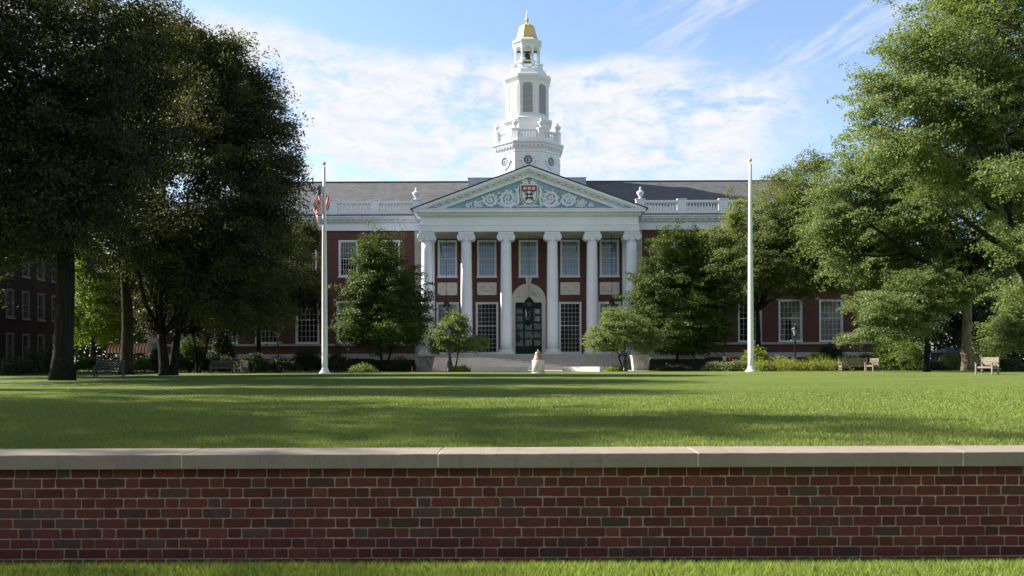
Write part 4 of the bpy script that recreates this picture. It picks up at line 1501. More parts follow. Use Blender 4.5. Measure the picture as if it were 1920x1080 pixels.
    for idx in order[np.linspace(0, n_clump - 1, nb).astype(int)]:
        q = c[idx]
        dd = np.linalg.norm(npos - q, axis=1) + np.maximum(0, npos[:, 2] - q[2]) * 0.5
        j = int(dd.argmin())
        p0 = Vector(tuple(npos[j])); p1 = Vector(tuple(q))
        ln = (p1 - p0).length
        if ln < 0.3: continue
        r0 = min(nrad[j] * 0.7, 0.02 + 0.022 * ln)
        pts = [p0, p0.lerp(p1, 0.35) + Vector((prng.uniform(-.1, .1), prng.uniform(-.1, .1), 0.12)) * ln * .7, p0.lerp(p1, 0.7) + Vector((prng.uniform(-.08, .08), prng.uniform(-.08, .08), 0.07)) * ln, p1]
        rr = [r0, r0 * 0.75, r0 * 0.5, r0 * 0.25]
        wood.tube(pts, rr, 5, 1, cap=False)
        npos = np.vstack([npos, [tuple(pts[1]), tuple(pts[2])]]); nrad = np.concatenate([nrad, rr[1:3]])
    wood.build('trunk', [mats[0], 'bark_dark' if mats[0] == 'bark_pale' else mats[0]], root, (0, 0, 0))  # limbs of a pale trunk take dark bark in place of crown shade
    # ---- leaves
    per = int(per * 1.75); leaf *= 0.76
    n = n_clump * per
    ci = np.repeat(np.arange(n_clump), per)
    cr = clump_r * (0.6 + 0.8 * rng.random(n_clump))
    # each clump is a spray that reaches outward from the middle of the crown
    mid = np.array(lob[:, :3].mean(0) - base)
    outw = c - mid
    outw /= np.maximum(np.linalg.norm(outw, axis=1), 0.3)[:, None]
    sd = outw * np.array([1, 1, 0.45]) + rng.normal(size=(n_clump, 3)) * np.array([0.55, 0.55, 0.22])
    sd /= np.linalg.norm(sd, axis=1)[:, None]
    sp_ = np.cross(sd, np.array([0, 0, 1.0])); sp_ /= np.maximum(np.linalg.norm(sp_, axis=1), 0.05)[:, None]
    su = np.cross(sp_, sd)
    g = np.clip(rng.normal(size=(n, 3)), -1.7, 1.7)
    along = g[:, 0] * 0.78
    off = sd[ci] * along[:, None] + sp_[ci] * (g[:, 1] * 0.42 * np.clip(1.15 - 0.4 * along, 0.3, 1.5))[:, None] + su[ci] * (g[:, 2] * 0.34 * flat)[:, None]
    off[:, 2] -= (off[:, 0] ** 2 + off[:, 1] ** 2) * droop * 0.6
    pos = c[ci] + off * cr[ci][:, None]
    pos[:, 2] = np.maximum(pos[:, 2], 0.05)
    nrm = rng.normal(size=(n, 3)) * 0.6 + outw[ci] * 0.55
    nrm[:, 2] += 0.55
    nrm /= np.linalg.norm(nrm, axis=1)[:, None]
    t = rng.normal(size=(n, 3))
    t -= (t * nrm).sum(1)[:, None] * nrm
    t /= np.linalg.norm(t, axis=1)[:, None]
    bvec = np.cross(nrm, t)
    sz = leaf * (0.65 + 0.7 * rng.random(n))
    t *= (sz * 0.5)[:, None]; bvec *= (sz * 0.29)[:, None]
    vs = np.stack([pos - t, pos + bvec - t * 0.1, pos + t, pos - bvec - t * 0.1], 1).reshape(-1, 3)
    ct = rng.random(n_clump)
    tint = np.stack([np.clip(ct[ci] * 0.7 + rng.random(n) * 0.3, 0, 1), np.clip(rng.random(n_clump)[ci] * 0.72 + rng.random(n) * 0.28, 0, 1), rng.random(n), np.ones(n)], 1)
    me = quads_mesh('crown', vs, tint, mats[1])
    o = bpy.data.objects.new('crown', me)
    col.objects.link(o); o.parent = root
    return root

def at(px, Y):
    return (PX(px, Y), Y, 0.0)

# the big elm at the left, trunk 1.5 m thick
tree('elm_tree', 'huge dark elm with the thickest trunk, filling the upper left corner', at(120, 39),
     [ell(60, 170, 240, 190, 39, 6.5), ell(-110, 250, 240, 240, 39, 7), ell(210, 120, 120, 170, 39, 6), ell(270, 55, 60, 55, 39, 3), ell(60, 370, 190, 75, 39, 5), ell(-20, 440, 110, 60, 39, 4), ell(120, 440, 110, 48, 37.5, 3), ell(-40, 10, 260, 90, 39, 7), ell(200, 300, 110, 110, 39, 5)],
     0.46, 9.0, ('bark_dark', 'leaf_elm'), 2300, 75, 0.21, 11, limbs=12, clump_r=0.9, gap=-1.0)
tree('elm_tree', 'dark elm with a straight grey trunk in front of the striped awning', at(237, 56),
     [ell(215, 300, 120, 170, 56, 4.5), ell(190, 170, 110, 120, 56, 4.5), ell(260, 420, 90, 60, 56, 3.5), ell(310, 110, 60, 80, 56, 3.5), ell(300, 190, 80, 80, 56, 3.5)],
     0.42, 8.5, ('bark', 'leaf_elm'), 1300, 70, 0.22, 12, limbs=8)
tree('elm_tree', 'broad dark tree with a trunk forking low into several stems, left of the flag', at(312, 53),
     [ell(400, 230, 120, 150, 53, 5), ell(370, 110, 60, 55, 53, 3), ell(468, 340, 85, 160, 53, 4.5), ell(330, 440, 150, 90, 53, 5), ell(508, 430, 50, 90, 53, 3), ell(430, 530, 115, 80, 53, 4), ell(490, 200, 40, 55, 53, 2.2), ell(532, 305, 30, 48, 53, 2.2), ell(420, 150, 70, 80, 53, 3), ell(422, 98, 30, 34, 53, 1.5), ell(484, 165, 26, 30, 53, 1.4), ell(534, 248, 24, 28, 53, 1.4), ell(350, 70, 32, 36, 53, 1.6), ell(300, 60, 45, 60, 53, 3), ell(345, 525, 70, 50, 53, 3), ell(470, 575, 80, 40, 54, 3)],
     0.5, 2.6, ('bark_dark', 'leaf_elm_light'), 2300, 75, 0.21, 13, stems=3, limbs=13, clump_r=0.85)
tree('shade_tree', 'smaller olive tree in half shade behind the left flagpole', at(486, 74),
     [ell(555, 500, 45, 72, 74, 3), ell(500, 550, 75, 65, 74, 3.4), ell(420, 560, 75, 60, 74, 3.4), ell(572, 440, 26, 42, 74, 2), ell(590, 560, 22, 36, 74, 2)],
     0.22, 5.0, ('bark_dark', 'leaf_elm_light'), 800, 66, 0.24, 14, limbs=7, clump_r=0.8)
# the two dense rounded trees beside the portico
tree('katsura_tree', 'dense deep green tree left of the portico, sunlit on its upper left', at(721, 70.5),
     [ell(706, 480, 42, 44, 70.5, 1.9), ell(712, 540, 72, 60, 70.5, 3.1), ell(716, 610, 92, 48, 70.5, 3.8), ell(760, 570, 42, 50, 70.5, 2)],
     0.2, 2.4, ('bark', 'leaf_maple'), 1350, 72, 0.2, 21, limbs=9, clump_r=0.62, stems=2, flat=0.45)
tree('katsura_tree', 'dense deep green tree right of the portico above the stone planter', at(1268, 71.5),
     [ell(1266, 466, 40, 46, 71.5, 1.9), ell(1258, 540, 68, 62, 71.5, 3.1), ell(1264, 612, 80, 45, 71.5, 3.6), ell(1215, 560, 30, 45, 71.5, 2), ell(1310, 480, 36, 48, 71.5, 2), ell(1322, 570, 56, 75, 71.5, 2.6), ell(1290, 640, 60, 28, 71.5, 2.6)],
     0.2, 2.0, ('bark_dark', 'leaf_maple'), 1600, 72, 0.2, 22, limbs=9, clump_r=0.65, stems=3, flat=0.45)
# crabapples by the steps
tree('crabapple_tree', 'small pale green crabapple behind the left lamp post by the steps', at(850, 66.5),
     [ell(848, 625, 38, 26, 66.5, 1.7), ell(826, 645, 26, 18, 66.5, 1.3), ell(885, 643, 30, 16, 66.5, 1.4), ell(852, 603, 20, 18, 66.5, 1)],
     0.11, 1.4, ('bark_dark', 'leaf_crab'), 480, 64, 0.15, 31, limbs=8, clump_r=0.42, stems=2, group='crabapples by the steps')
tree('crabapple_tree', 'wider pale green crabapple behind the right lamp post by the steps', at(1171, 66.5),
     [ell(1168, 618, 48, 32, 66.5, 2), ell(1130, 635, 30, 24, 66.5, 1.6), ell(1208, 632, 34, 27, 66.5, 1.6), ell(1155, 592, 24, 16, 66.5, 1)],
     0.12, 1.1, ('bark_dark', 'leaf_crab'), 620, 66, 0.15, 32, lean=(-0.2, 0), limbs=9, clump_r=0.42, stems=2, group='crabapples by the steps')
# right hand side
tree('locust_tree', 'tall honey locust with a pale sunlit straight trunk and one long low limb', at(1814, 62),
     [ell(1715, 400, 110, 80, 62, 5), ell(1630, 420, 80, 75, 62, 4), ell(1790, 465, 110, 70, 62, 4, 4), ell(1650, 320, 95, 70, 62, 4.5), ell(1570, 370, 60, 55, 62, 3), ell(1890, 430, 100, 90, 62, 5), ell(1760, 330, 110, 90, 62, 5), ell(1605, 485, 62, 46, 62, 3), ell(1550, 440, 50, 55, 63, 3), ell(1680, 500, 75, 32, 62, 3, 3.5)],
     0.38, 6.0, ('bark_pale', 'leaf_locust'), 2600, 70, 0.2, 41, limbs=12, clump_r=0.75, droop=0.45, flat=0.42,
     paths=[([P(1811, 548, 62), P(1780, 518, 61), P(1735, 492, 59.5), P(1700, 474, 58.4), P(1660, 440, 57.8), P(1625, 415, 57.6)], 0.3, 0.06),
            ([P(1700, 474, 59), P(1655, 480, 58), P(1610, 478, 57.4), P(1570, 486, 57)], 0.12, 0.03), ([P(1817, 545, 62), P(1830, 480, 61), P(1822, 420, 60), P(1840, 350, 59)], 0.26, 0.1)])
tree('locust_tree', 'towering honey locust filling the upper right corner, its trunk at the edge', (PX(1952, 49), 49, 0),
     [ell(1760, 170, 125, 130, 49, 5.5), ell(1860, 80, 130, 150, 49, 6), ell(1680, 210, 70, 75, 49, 3.5), ell(1725, 90, 70, 70, 49, 3.5), ell(1910, 260, 130, 120, 49, 6), ell(1690, 280, 80, 55, 49, 4), ell(2010, 150, 150, 200, 49, 6), ell(1830, 330, 90, 60, 49, 5), ell(1640, 160, 30, 45, 49, 2), ell(1880, -40, 150, 90, 49, 5), ell(1915, 400, 70, 50, 49, 3), ell(1925, 540, 42, 40, 52, 3), ell(1905, 450, 52, 46, 45.5, 2), ell(1880, 330, 50, 40, 44, 2)],
     0.45, 7.0, ('bark_dark', 'leaf_locust'), 3000, 75, 0.19, 42, limbs=14, clump_r=0.72, droop=0.45, flat=0.42,
     paths=[([P(1948, 560, 49), P(1905, 490, 48), P(1868, 455, 46), P(1830, 425, 44.5), P(1790, 400, 43.8)], 0.28, 0.08), ([P(1949, 550, 49), P(1908, 470, 47), P(1893, 400, 45.5), P(1862, 340, 44.5), P(1830, 275, 44), P(1812, 262, 43.8)], 0.26, 0.07),
            ([P(1893, 400, 45.5), P(1898, 330, 45), P(1885, 250, 44.5)], 0.16, 0.07)])
tree('locust_tree', 'olive tinged locust with a few rusty leaves behind the right flagpole', at(1421, 70),
     [ell(1450, 420, 80, 70, 70, 4), ell(1400, 490, 60, 60, 70, 3.2), ell(1500, 370, 60, 60, 70, 3.2), ell(1530, 450, 75, 70, 70, 3.6), ell(1382, 420, 22, 40, 70, 1.5), ell(1470, 510, 80, 40, 70, 3.5), ell(1530, 310, 36, 22, 70, 2), ell(1560, 500, 70, 48, 70, 3), ell(1500, 520, 80, 38, 69, 3), ell(1590, 440, 60, 60, 70, 3), ell(1400, 540, 40, 30, 70, 2.4), ell(1345, 480, 30, 60, 70, 2)],
     0.24, 5.0, ('bark_dark', 'leaf_olive'), 2200, 68, 0.2, 43, limbs=10, clump_r=0.72, droop=0.4, flat=0.45)
tree('young_tree', 'slim young tree with a dark trunk left of the pale locust trunk', at(1738, 58),
     [ell(1745, 540, 90, 50, 58, 2.6), ell(1660, 575, 70, 35, 58, 3), ell(1655, 622, 45, 16, 58, 1.8), ell(1600, 632, 30, 9, 58, 1.2), ell(1700, 600, 50, 30, 58, 2.4), ell(1690, 650, 36, 22, 64, 2)],
     0.2, 4.2, ('bark_dark', 'leaf_locust'), 950, 64, 0.19, 44, limbs=9, clump_r=0.62, droop=0.4, flat=0.4)
# trees farther back, both sides
tree('background_tree', 'bright green sunlit tree seen between the elm trunks', at(175, 92),
     [ell(180, 540, 52, 90, 92, 4.5), ell(160, 600, 60, 50, 92, 4), ell(215, 590, 40, 60, 92, 3.5), ell(160, 480, 40, 55, 92, 3.5)],
     0.25, 4, ('bark', 'leaf_bright'), 520, 60, 0.32, 51, clump_r=1.0, group='trees farther back')
tree('background_tree', 'dark tree behind the striped awning, left of the library corner', at(285, 98),
     [ell(280, 560, 60, 90, 98, 5), ell(240, 520, 60, 80, 98, 5), ell(330, 600, 40, 50, 98, 4)],
     0.3, 5, ('bark_dark', 'leaf_maple'), 520, 60, 0.34, 52, clump_r=1.1, group='trees farther back')
tree('background_tree', 'tree in deep shade by the corner of the dark brick hall', at(60, 104),
     [ell(90, 520, 90, 130, 104, 6), ell(20, 430, 90, 120, 104, 6)],
     0.3, 5, ('bark_dark', 'leaf_elm'), 520, 60, 0.36, 53, clump_r=1.2, group='trees farther back')
tree('background_tree', 'dark leafy tree behind the pale locust trunk, right of the library', at(1850, 84),
     [ell(1830, 540, 90, 90, 84, 5), ell(1900, 500, 80, 110, 84, 5), ell(1760, 560, 60, 70, 84, 4), ell(1850, 630, 80, 30, 84, 4)],
     0.3, 4, ('bark_dark', 'leaf_dark'), 800, 62, 0.3, 54, clump_r=1.0, group='trees farther back')
tree('background_tree', 'light green bushy tree at the right edge behind the single chair', at(1898, 70),
     [ell(1895, 620, 42, 45, 70, 2.6), ell(1930, 570, 50, 60, 70, 3), ell(1870, 655, 30, 25, 70, 2)],
     0.14, 2, ('bark', 'leaf_locust'), 330, 60, 0.22, 55, clump_r=0.7, group='trees farther back')
tree('background_tree', 'shaded tree farthest right, closing the view past the chair', at(2010, 92),
     [ell(1980, 520, 110, 130, 92, 6), ell(1900, 640, 70, 40, 92, 4), ell(2060, 600, 90, 80, 92, 5)],
     0.3, 4, ('bark_dark', 'leaf_dark'), 600, 60, 0.34, 56, clump_r=1.1, group='trees farther back')
# a neighbour of the elms stands left of the frame: its shade falls over the near lawn
tree('elm_tree', 'elm standing left of the picture whose shade crosses the near lawn', (-26, 20, 0),
     [(-25, 18, 14.5, 6, 5, 4.5), (-24, 17.5, 19.5, 3.6, 2.2, 2.4), (-30, 20, 14, 5, 6, 4.5)],
     0.5, 7.0, ('bark_dark', 'leaf_elm'), 800, 60, 0.24, 15, limbs=9, clump_r=0.8, gap=-0.95)
tree('elm_tree', 'elm left of the picture between the near elm and the biggest trunk', (-28, 28.5, 0),
     [(-25, 28.5, 18, 4.6, 3.6, 3), (-28, 28.5, 16, 3, 3, 3)],
     0.5, 7.0, ('bark_dark', 'leaf_elm'), 600, 60, 0.24, 18, limbs=9, clump_r=0.8, gap=-0.95)
tree('elm_tree', 'elm left of the picture nearest to the brick garden wall', (-30, 11.5, 0),
     [(-30, 12, 13, 6.5, 5, 5), (-27, 13, 16, 4, 3.4, 3)],
     0.5, 7.0, ('bark_dark', 'leaf_elm'), 700, 60, 0.24, 19, limbs=9, clump_r=0.8, gap=-0.95)
tree('elm_tree', 'elm at the left edge whose low boughs hide the dark brick hall', (PX(-60, 50), 50, 0),
     [ell(-40, 330, 130, 150, 50, 5), ell(30, 430, 90, 60, 50, 3.5), ell(60, 380, 90, 70, 50, 4), ell(-140, 380, 120, 160, 50, 6)],
     0.4, 6.0, ('bark_dark', 'leaf_elm'), 1000, 65, 0.23, 16, limbs=9, clump_r=0.9)
tree('shade_tree', 'low dark tree in deep shade behind the forked tree', at(372, 66),
     [ell(390, 530, 85, 80, 66, 3), ell(340, 580, 50, 60, 66, 2.6), ell(300, 500, 42, 80, 66, 2.6), ell(298, 590, 36, 42, 66, 2.2), ell(450, 590, 50, 40, 66, 2.4)],
     0.16, 3.0, ('bark_dark', 'leaf_elm'), 900, 60, 0.24, 17, limbs=7, clump_r=0.8, stems=2)
# trees across the street behind the viewpoint; they show only as reflections in the windows
src = [o for o in col.objects if o.name.startswith(('locust_tree', 'elm_tree')) and o.parent is None]
for i, (x, y, rz, sc) in enumerate(((-58, -26, 1.0, 1.0), (-36, -38, 2.2, .95), (-17, -30, 3.9, .9), (12, -36, 0.4, 1.0), (33, -29, 5.1, .95), (54, -36, 2.9, 1.0), (-3, -42, 4.4, 1.0))):
    copy_thing(src[(0, 4, 5, 2, 4, 0, 2)[i] % len(src)], (x, y, -0.56), rz, 'big street tree behind the viewpoint, mirrored in the library windows', 'trees behind the viewpoint', (sc, sc, sc * .9))

# ------------------------------------------------------------------ shrubs
def shrub(name, label, loc, w, d, h, mat, seed, group='shrubs in the library beds', leaf=0.12, n_clump=None, per=42, cat='shrub', upright=0.0):
    rng = np.random.default_rng(seed)
    prng = random.Random(seed)
    root = empty(name, loc)
    tag(root, label, cat, group)
    n_clump = n_clump or int(40 + 28 * w * h)
    ang = rng.random(n_clump) * 2 * np.pi
    rr = rng.random(n_clump) ** 0.5
    x = np.cos(ang) * rr * w / 2; y = np.sin(ang) * rr * d / 2
    top = h * np.sqrt(np.clip(1 - rr ** 2.4, 0.05, 1)) * (0.82 + 0.3 * rng.random(n_clump))
    z = top * (0.25 + 0.75 * rng.random(n_clump) ** 0.6)
    c = np.stack([x, y, z], 1)
    n = n_clump * per
    ci = np.repeat(np.arange(n_clump), per)
    off = rng.normal(size=(n, 3)) * np.array([0.17, 0.17, 0.12 + 0.1 * upright])
    pos = c[ci] + off
    pos[:, 2] = np.clip(pos[:, 2], 0.03, None)
    nrm = rng.normal(size=(n, 3)) * 0.8; nrm[:, 2] += 0.6
    if upright: nrm[:, 2] *= 0.2
    nrm /= np.linalg.norm(nrm, axis=1)[:, None]
    t = rng.normal(size=(n, 3)); t[:, 2] += upright * 3
    t -= (t * nrm).sum(1)[:, None] * nrm; t /= np.linalg.norm(t, axis=1)[:, None]
    bv = np.cross(nrm, t)
    sz = leaf * (0.6 + 0.8 * rng.random(n))
    t *= (sz * .5)[:, None]; bv *= (sz * (.3 - .18 * upright))[:, None]
    vs = np.stack([pos - t, pos + bv, pos + t, pos - bv], 1).reshape(-1, 3)
    ct = rng.random(n_clump)
    tint = np.stack([np.clip(ct[ci] * .6 + rng.random(n) * .4, 0, 1), np.clip(rng.random(n_clump)[ci] * .75 + rng.random(n) * .25, 0, 1), rng.random(n), np.ones(n)], 1)
    me = quads_mesh('foliage', vs, tint, mat)
    o = bpy.data.objects.new('foliage', me); col.objects.link(o); o.parent = root
    b = MB()
    for k in range(9):
        q = c[prng.randrange(n_clump)]
        b.tube([(q[0] * .15, q[1] * .15, -0.03), (q[0] * .5, q[1] * .5, q[2] * .5), tuple(q)], [0.03, 0.02, 0.008], 5, cap=False)
    b.build('stems', 'bark_dark', root, (0, 0, 0))
    return root

def shrub_px(name, label, px0, px1, pytop, Y, mat, seed, d=None, **kw):
    w = (px1 - px0) / F * Y
    h = max(0.3, PZ(pytop, Y, (px0 + px1) / 2))
    return shrub(name, label, (PX((px0 + px1) / 2, Y), Y, 0), w, d or min(w, 2.2), h, mat, seed, **kw)

# right hand bed, in the sun
shrub_px('rounded_shrub', 'low grey green shrub at the left end of the sunny right bed', 1322, 1366, 681, 64.6, 'leaf_grey', 101)
shrub_px('rounded_shrub', 'low grey green shrub just left of the right flagpole foot', 1358, 1402, 679, 64.4, 'leaf_grey', 102)
shrub_px('rusty_shrub', 'rounded shrub with yellow and rusty leaves right behind the right flagpole', 1390, 1442, 652, 66.4, 'leaf_yellow', 103)
shrub_px('rounded_shrub', 'grey green leafy shrub between the rusty shrub and the lamp post', 1436, 1478, 668, 66.0, 'leaf_grey', 104)
shrub_px('rounded_shrub', 'yellow green shrub with rusty tips at the foot of the right lamp post', 1450, 1492, 674, 65.0, 'leaf_yellow', 105)
shrub_px('broad_leaved_shrub', 'dark shrub against the white water table right of the lamp post', 1532, 1584, 648, 73.0, 'leaf_dark', 106)
shrub_px('broad_leaved_shrub', 'light green broad leaved shrub left of the bench', 1508, 1562, 664, 66.9, 'leaf_bright', 107)
shrub_px('broad_leaved_shrub', 'light green shrub right behind the long sunny bench', 1560, 1616, 668, 66.0, 'leaf_bright', 108)
shrub_px('broad_leaved_shrub', 'grey green low shrub at the left end of the long bench', 1552, 1584, 681, 64.0, 'leaf_grey', 118)
shrub_px('broad_leaved_shrub', 'green shrub behind the garden armchair on the right', 1606, 1646, 664, 66.2, 'leaf_bright', 109)
shrub_px('tall_shrub', 'tall yellow green shrub right of the bench, the highest of the bed', 1640, 1692, 628, 65.0, 'leaf_bright', 110)
shrub_px('broad_leaved_shrub', 'low yellow tipped dark shrub beside the slim young tree', 1688, 1734, 674, 63.9, 'leaf_yellow', 111)
shrub_px('broad_leaved_shrub', 'dark low shrub just right of the slim young tree', 1742, 1776, 679, 63.4, 'leaf_dark', 112)
shrub_px('broad_leaved_shrub', 'leafy shrub in front of the pale tent', 1764, 1802, 664, 70.0, 'leaf_olive', 113)
shrub_px('dark_shrub', 'dark shrub behind the single garden chair at the right edge', 1850, 1920, 676, 59.4, 'leaf_dark', 114)
shrub_px('dark_shrub', 'dark shrub between the pale trunk and the garden chair', 1822, 1858, 668, 72.0, 'leaf_dark', 115)
for i, (p0, p1) in enumerate(((1412, 1452), (1448, 1500), (1490, 1540), (1530, 1570))):
    shrub_px('ground_cover', ['patch of yellow green ground cover right of the flagpole foot', 'patch of yellow green ground cover under the rusty tipped shrub', 'patch of yellow green ground cover right of the lamp post', 'patch of yellow green ground cover left of the long bench'][i],
             p0, p1, 683, 63.2, 'leaf_yellow', 120 + i, d=1.4, leaf=0.16, upright=1.0, cat='ground cover', group='yellow green ground cover')
# small plants by the steps
shrub_px('low_plant', 'low bright plant at the foot of the left crabapple', 845, 880, 690, 66.0, 'leaf_bright', 130, cat='plant', group='plants by the steps')
shrub_px('low_plant', 'low bright plant at the foot of the right crabapple', 1138, 1170, 689, 66.0, 'leaf_bright', 131, cat='plant', group='plants by the steps')
shrub_px('low_plant', 'low plant in shade right of the right planter', 1238, 1290, 688, 67.5, 'leaf_dark', 132, cat='plant', group='plants by the steps')
shrub_px('low_plant', 'pale hosta like plant left of the left planter', 660, 702, 686, 67.6, 'leaf_crab', 133, cat='plant', group='plants by the steps')
# left hand bed, in the shade
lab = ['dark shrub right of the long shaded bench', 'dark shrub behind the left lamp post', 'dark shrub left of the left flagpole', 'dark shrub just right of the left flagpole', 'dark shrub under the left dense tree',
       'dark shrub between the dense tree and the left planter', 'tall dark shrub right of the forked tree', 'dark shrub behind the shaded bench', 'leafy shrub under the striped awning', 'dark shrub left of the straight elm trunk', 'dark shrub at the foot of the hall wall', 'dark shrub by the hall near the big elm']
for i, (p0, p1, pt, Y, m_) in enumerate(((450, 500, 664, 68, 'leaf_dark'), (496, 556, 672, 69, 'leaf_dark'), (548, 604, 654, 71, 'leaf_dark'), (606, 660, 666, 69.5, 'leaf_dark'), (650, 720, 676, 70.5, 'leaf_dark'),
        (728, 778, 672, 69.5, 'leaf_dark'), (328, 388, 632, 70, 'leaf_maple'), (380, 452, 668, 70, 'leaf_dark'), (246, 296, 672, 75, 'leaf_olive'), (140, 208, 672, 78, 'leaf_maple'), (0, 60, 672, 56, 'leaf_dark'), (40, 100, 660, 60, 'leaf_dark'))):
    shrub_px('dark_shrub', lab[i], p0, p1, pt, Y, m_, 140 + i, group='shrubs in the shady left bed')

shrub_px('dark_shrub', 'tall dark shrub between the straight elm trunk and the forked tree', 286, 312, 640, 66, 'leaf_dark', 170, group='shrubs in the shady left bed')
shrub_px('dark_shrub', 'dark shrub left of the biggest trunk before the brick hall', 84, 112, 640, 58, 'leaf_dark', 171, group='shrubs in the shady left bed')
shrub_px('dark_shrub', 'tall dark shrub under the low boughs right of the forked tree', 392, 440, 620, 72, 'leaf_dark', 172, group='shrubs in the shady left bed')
# ------------------------------------------------------------------ flagpoles and the flag
def flagpole(px, Y, pytop, label):
    loc = (PX(px, Y), Y, 0)
    H = PZ(pytop, Y, px)
    root = empty('flagpole', loc)
    tag(root, label, 'flagpole', 'white flagpoles on the lawn')
    b = MB()
    prof = [(0.36, 0.0), (0.36, 0.03), (0.3, 0.06)]
    b.lathe(0, 0, [(0.21 - 0.0 * t, z) for t, z in ((0, 0.1), (0.5, 1), (1, 2))] + [(0.195, H * 0.35), (0.17, H * 0.6), (0.13, H * 0.82), (0.095, H - 0.05), (0.03, H)], 20)
    b.build('pole', 'white_trim', root, (0, 0, 0))
    b = MB()
    b.lathe(0, 0, [(0.42, -0.02), (0.42, 0.05), (0.37, 0.09), (0.29, 0.2), (0.235, 0.36), (0.225, 0.4)], 24)
    b.build('base', 'white_trim', root, (0, 0, 0))
    b = MB()
    b.tube([(0, 0, H - 0.02), (0, 0, H + 0.14)], 0.035, 8)
    b.lathe(0, 0, [(0.03, H + 0.1), (0.1, H + 0.14), (0.135, H + 0.22), (0.1, H + 0.31), (0.02, H + 0.35)], 14)
    b.build('finial', 'gold', root, (0, 0, 0))
    b = MB()
    b.tube([(0.17, -0.1, 1.2), (0.12, -0.09, H * .6), (0.09, -0.05, H - .1)], 0.008, 4)
    b.box(0.18, 0.25, -0.12, -0.08, 1.05, 1.3)
    b.build('halyard', 'lead', root, (0, 0, 0))
    return loc, H
fl, fh = flagpole(609, 60, 312, 'white flagpole on the left carrying the drooping striped flag')
flagpole(1408, 60, 306, 'bare white flagpole on the right in front of the olive tree')

def flag():
    """limp flag: hoist edge on the pole, the fly folds down in soft pleats"""
    nu, nv = 44, 39
    hoist, fly = 1.5, 2.55
    ztop = PZ(343, 60, 600)
    vs = []
    for j in range(nv + 1):
        v = j / nv
        for i in range(nu + 1):
            u_ = i / nu
            # the cloth swings out a little to the left then hangs; pleats gather along u
            fold = math.sin(u_ * 11 + v * 2.2)
            fold2 = math.sin(u_ * 23 + 1.3 + v)
            x = -0.2 - 0.5 * u_ ** 0.9 * (1.0 - 0.55 * v) + 0.07 * fold * min(1, u_ * 4)
            y = -0.02 + 0.3 * math.cos(u_ * 11 + v * 1.7) * min(1, u_ * 4) + 0.05 * fold2
            z = ztop - v * hoist * 0.92 - fly * (0.3 * u_ + 0.42 * u_ * u_) + 0.03 * fold2
            vs.append((x, y, z))
    # a corner of the fly swings behind the pole to the right
    b = MB()
    fs, mi = [], []
    for j in range(nv):
        for i in range(nu):
            q = j * (nu + 1) + i
            fs.append((q, q + 1, q + nu + 2, q + nu + 1))
            stripe = j // 3
            if i < nu * 0.3 and stripe < 7:
                star = (i % 3 == 1 and j % 4 == 1)
                mi.append(1 if star else 2)
            else:
                mi.append(0 if stripe % 2 == 0 else 1)
    o0 = 0
    for f, m_ in zip(fs, mi):
        b.f.append(f); b.m.append(m_); b.s.append(True)
    b.v = vs
    # loose tail of cloth wrapped behind the pole and showing on its right
    base = len(b.v)
    mu, mv = 8, 16
    for j in range(mv + 1):
        v = j / mv
        for i in range(mu + 1):
            u_ = i / mu
            wdt = 0.16 * math.sin(math.pi * min(1, 0.12 + v * 0.88)) ** 0.7
            b.v.append((0.02 + (0.16 + wdt) * u_, 0.24 + 0.05 * math.sin(u_ * 6 + v * 3), ztop - 0.7 - 1.1 * v - 0.2 * u_))
    for j in range(mv):
        for i in range(mu):
            q = base + j * (mu + 1) + i
            b.f.append((q, q + 1, q + mu + 2, q + mu + 1)); b.m.append(0 if ((i + j // 3) % 4) else 1); b.s.append(True)
    o = b.build('flag', ['flag_red', 'flag_white', 'flag_blue'], None, (fl[0], fl[1], 0))
    tag(o, 'limp red and white striped flag with a dark blue corner hanging at the left pole', 'flag')
flag()

# ------------------------------------------------------------------ lamp posts and hanging lanterns
def lamp_head(b, z, s=1.0):
    pass
def lamp_post(px, Y, pytop, label, bar=False):
    loc = (PX(px, Y), Y, 0)
    H = PZ(pytop, Y, px)
    root = empty('lamp_post', loc)
    tag(root, label, 'lamp post', 'black lamp posts by the library')
    b = MB()
    k = H - 1.0
    b.lathe(0, 0, [(0.2, 0), (0.2, 0.12), (0.15, 0.18), (0.15, 0.75), (0.17, 0.8), (0.09, 0.95), (0.075, 1.1), (0.06, k - 0.3), (0.085, k - 0.26), (0.06, k - 0.2), (0.06, k - 0.05), (0.13, k)], 14)
    b.build('post', 'iron', root, (0, 0, 0))
    b = MB()
    b.lathe(0, 0, [(0.13, k), (0.15, k + 0.05), (0.13, k + 0.06)], 6, 0, False)
    for q in range(6):
        a = q * math.pi / 3
        b.tube([(0.13 * math.cos(a), 0.13 * math.sin(a), k + .05), (0.24 * math.cos(a), 0.24 * math.sin(a), k + .52)], 0.014, 4)
    b.lathe(0, 0, [(0.28, k + .52), (0.29, k + .56), (0.17, k + .72), (0.09, k + .78), (0.1, k + .83), (0.03, k + .88), (0.045, k + .93), (0.005, H)], 6, 0, False)
    lant = b.build('lantern', 'iron', root, (0, 0, 0))
    b = MB()
    b.lathe(0, 0, [(0.12, k + .06), (0.225, k + .51)], 6, 0, False)
    b.build('lantern_glass', 'lamp_glass', lant, (0, 0, 0))
    if bar:
        b = MB()
        b.box(-0.34, 0.34, -0.05, 0.05, k - 0.36, k - 0.28)
        b.build('ladder_bar', 'lead', root, (0, 0, 0))
    return root
M['lamp_glass'] = simple('frosted_lamp_glass', (0.22, 0.23, 0.23), 0.25, 0.1, 2.0)
lamp_post(842, 65, 606, 'black lamp post in front of the left crabapple by the steps')
lamp_post(1172, 65, 606, 'black lamp post in front of the right crabapple by the steps')
lamp_post(1491, 66.3, 607, 'black lamp post in the shrubs of the right bed', True)
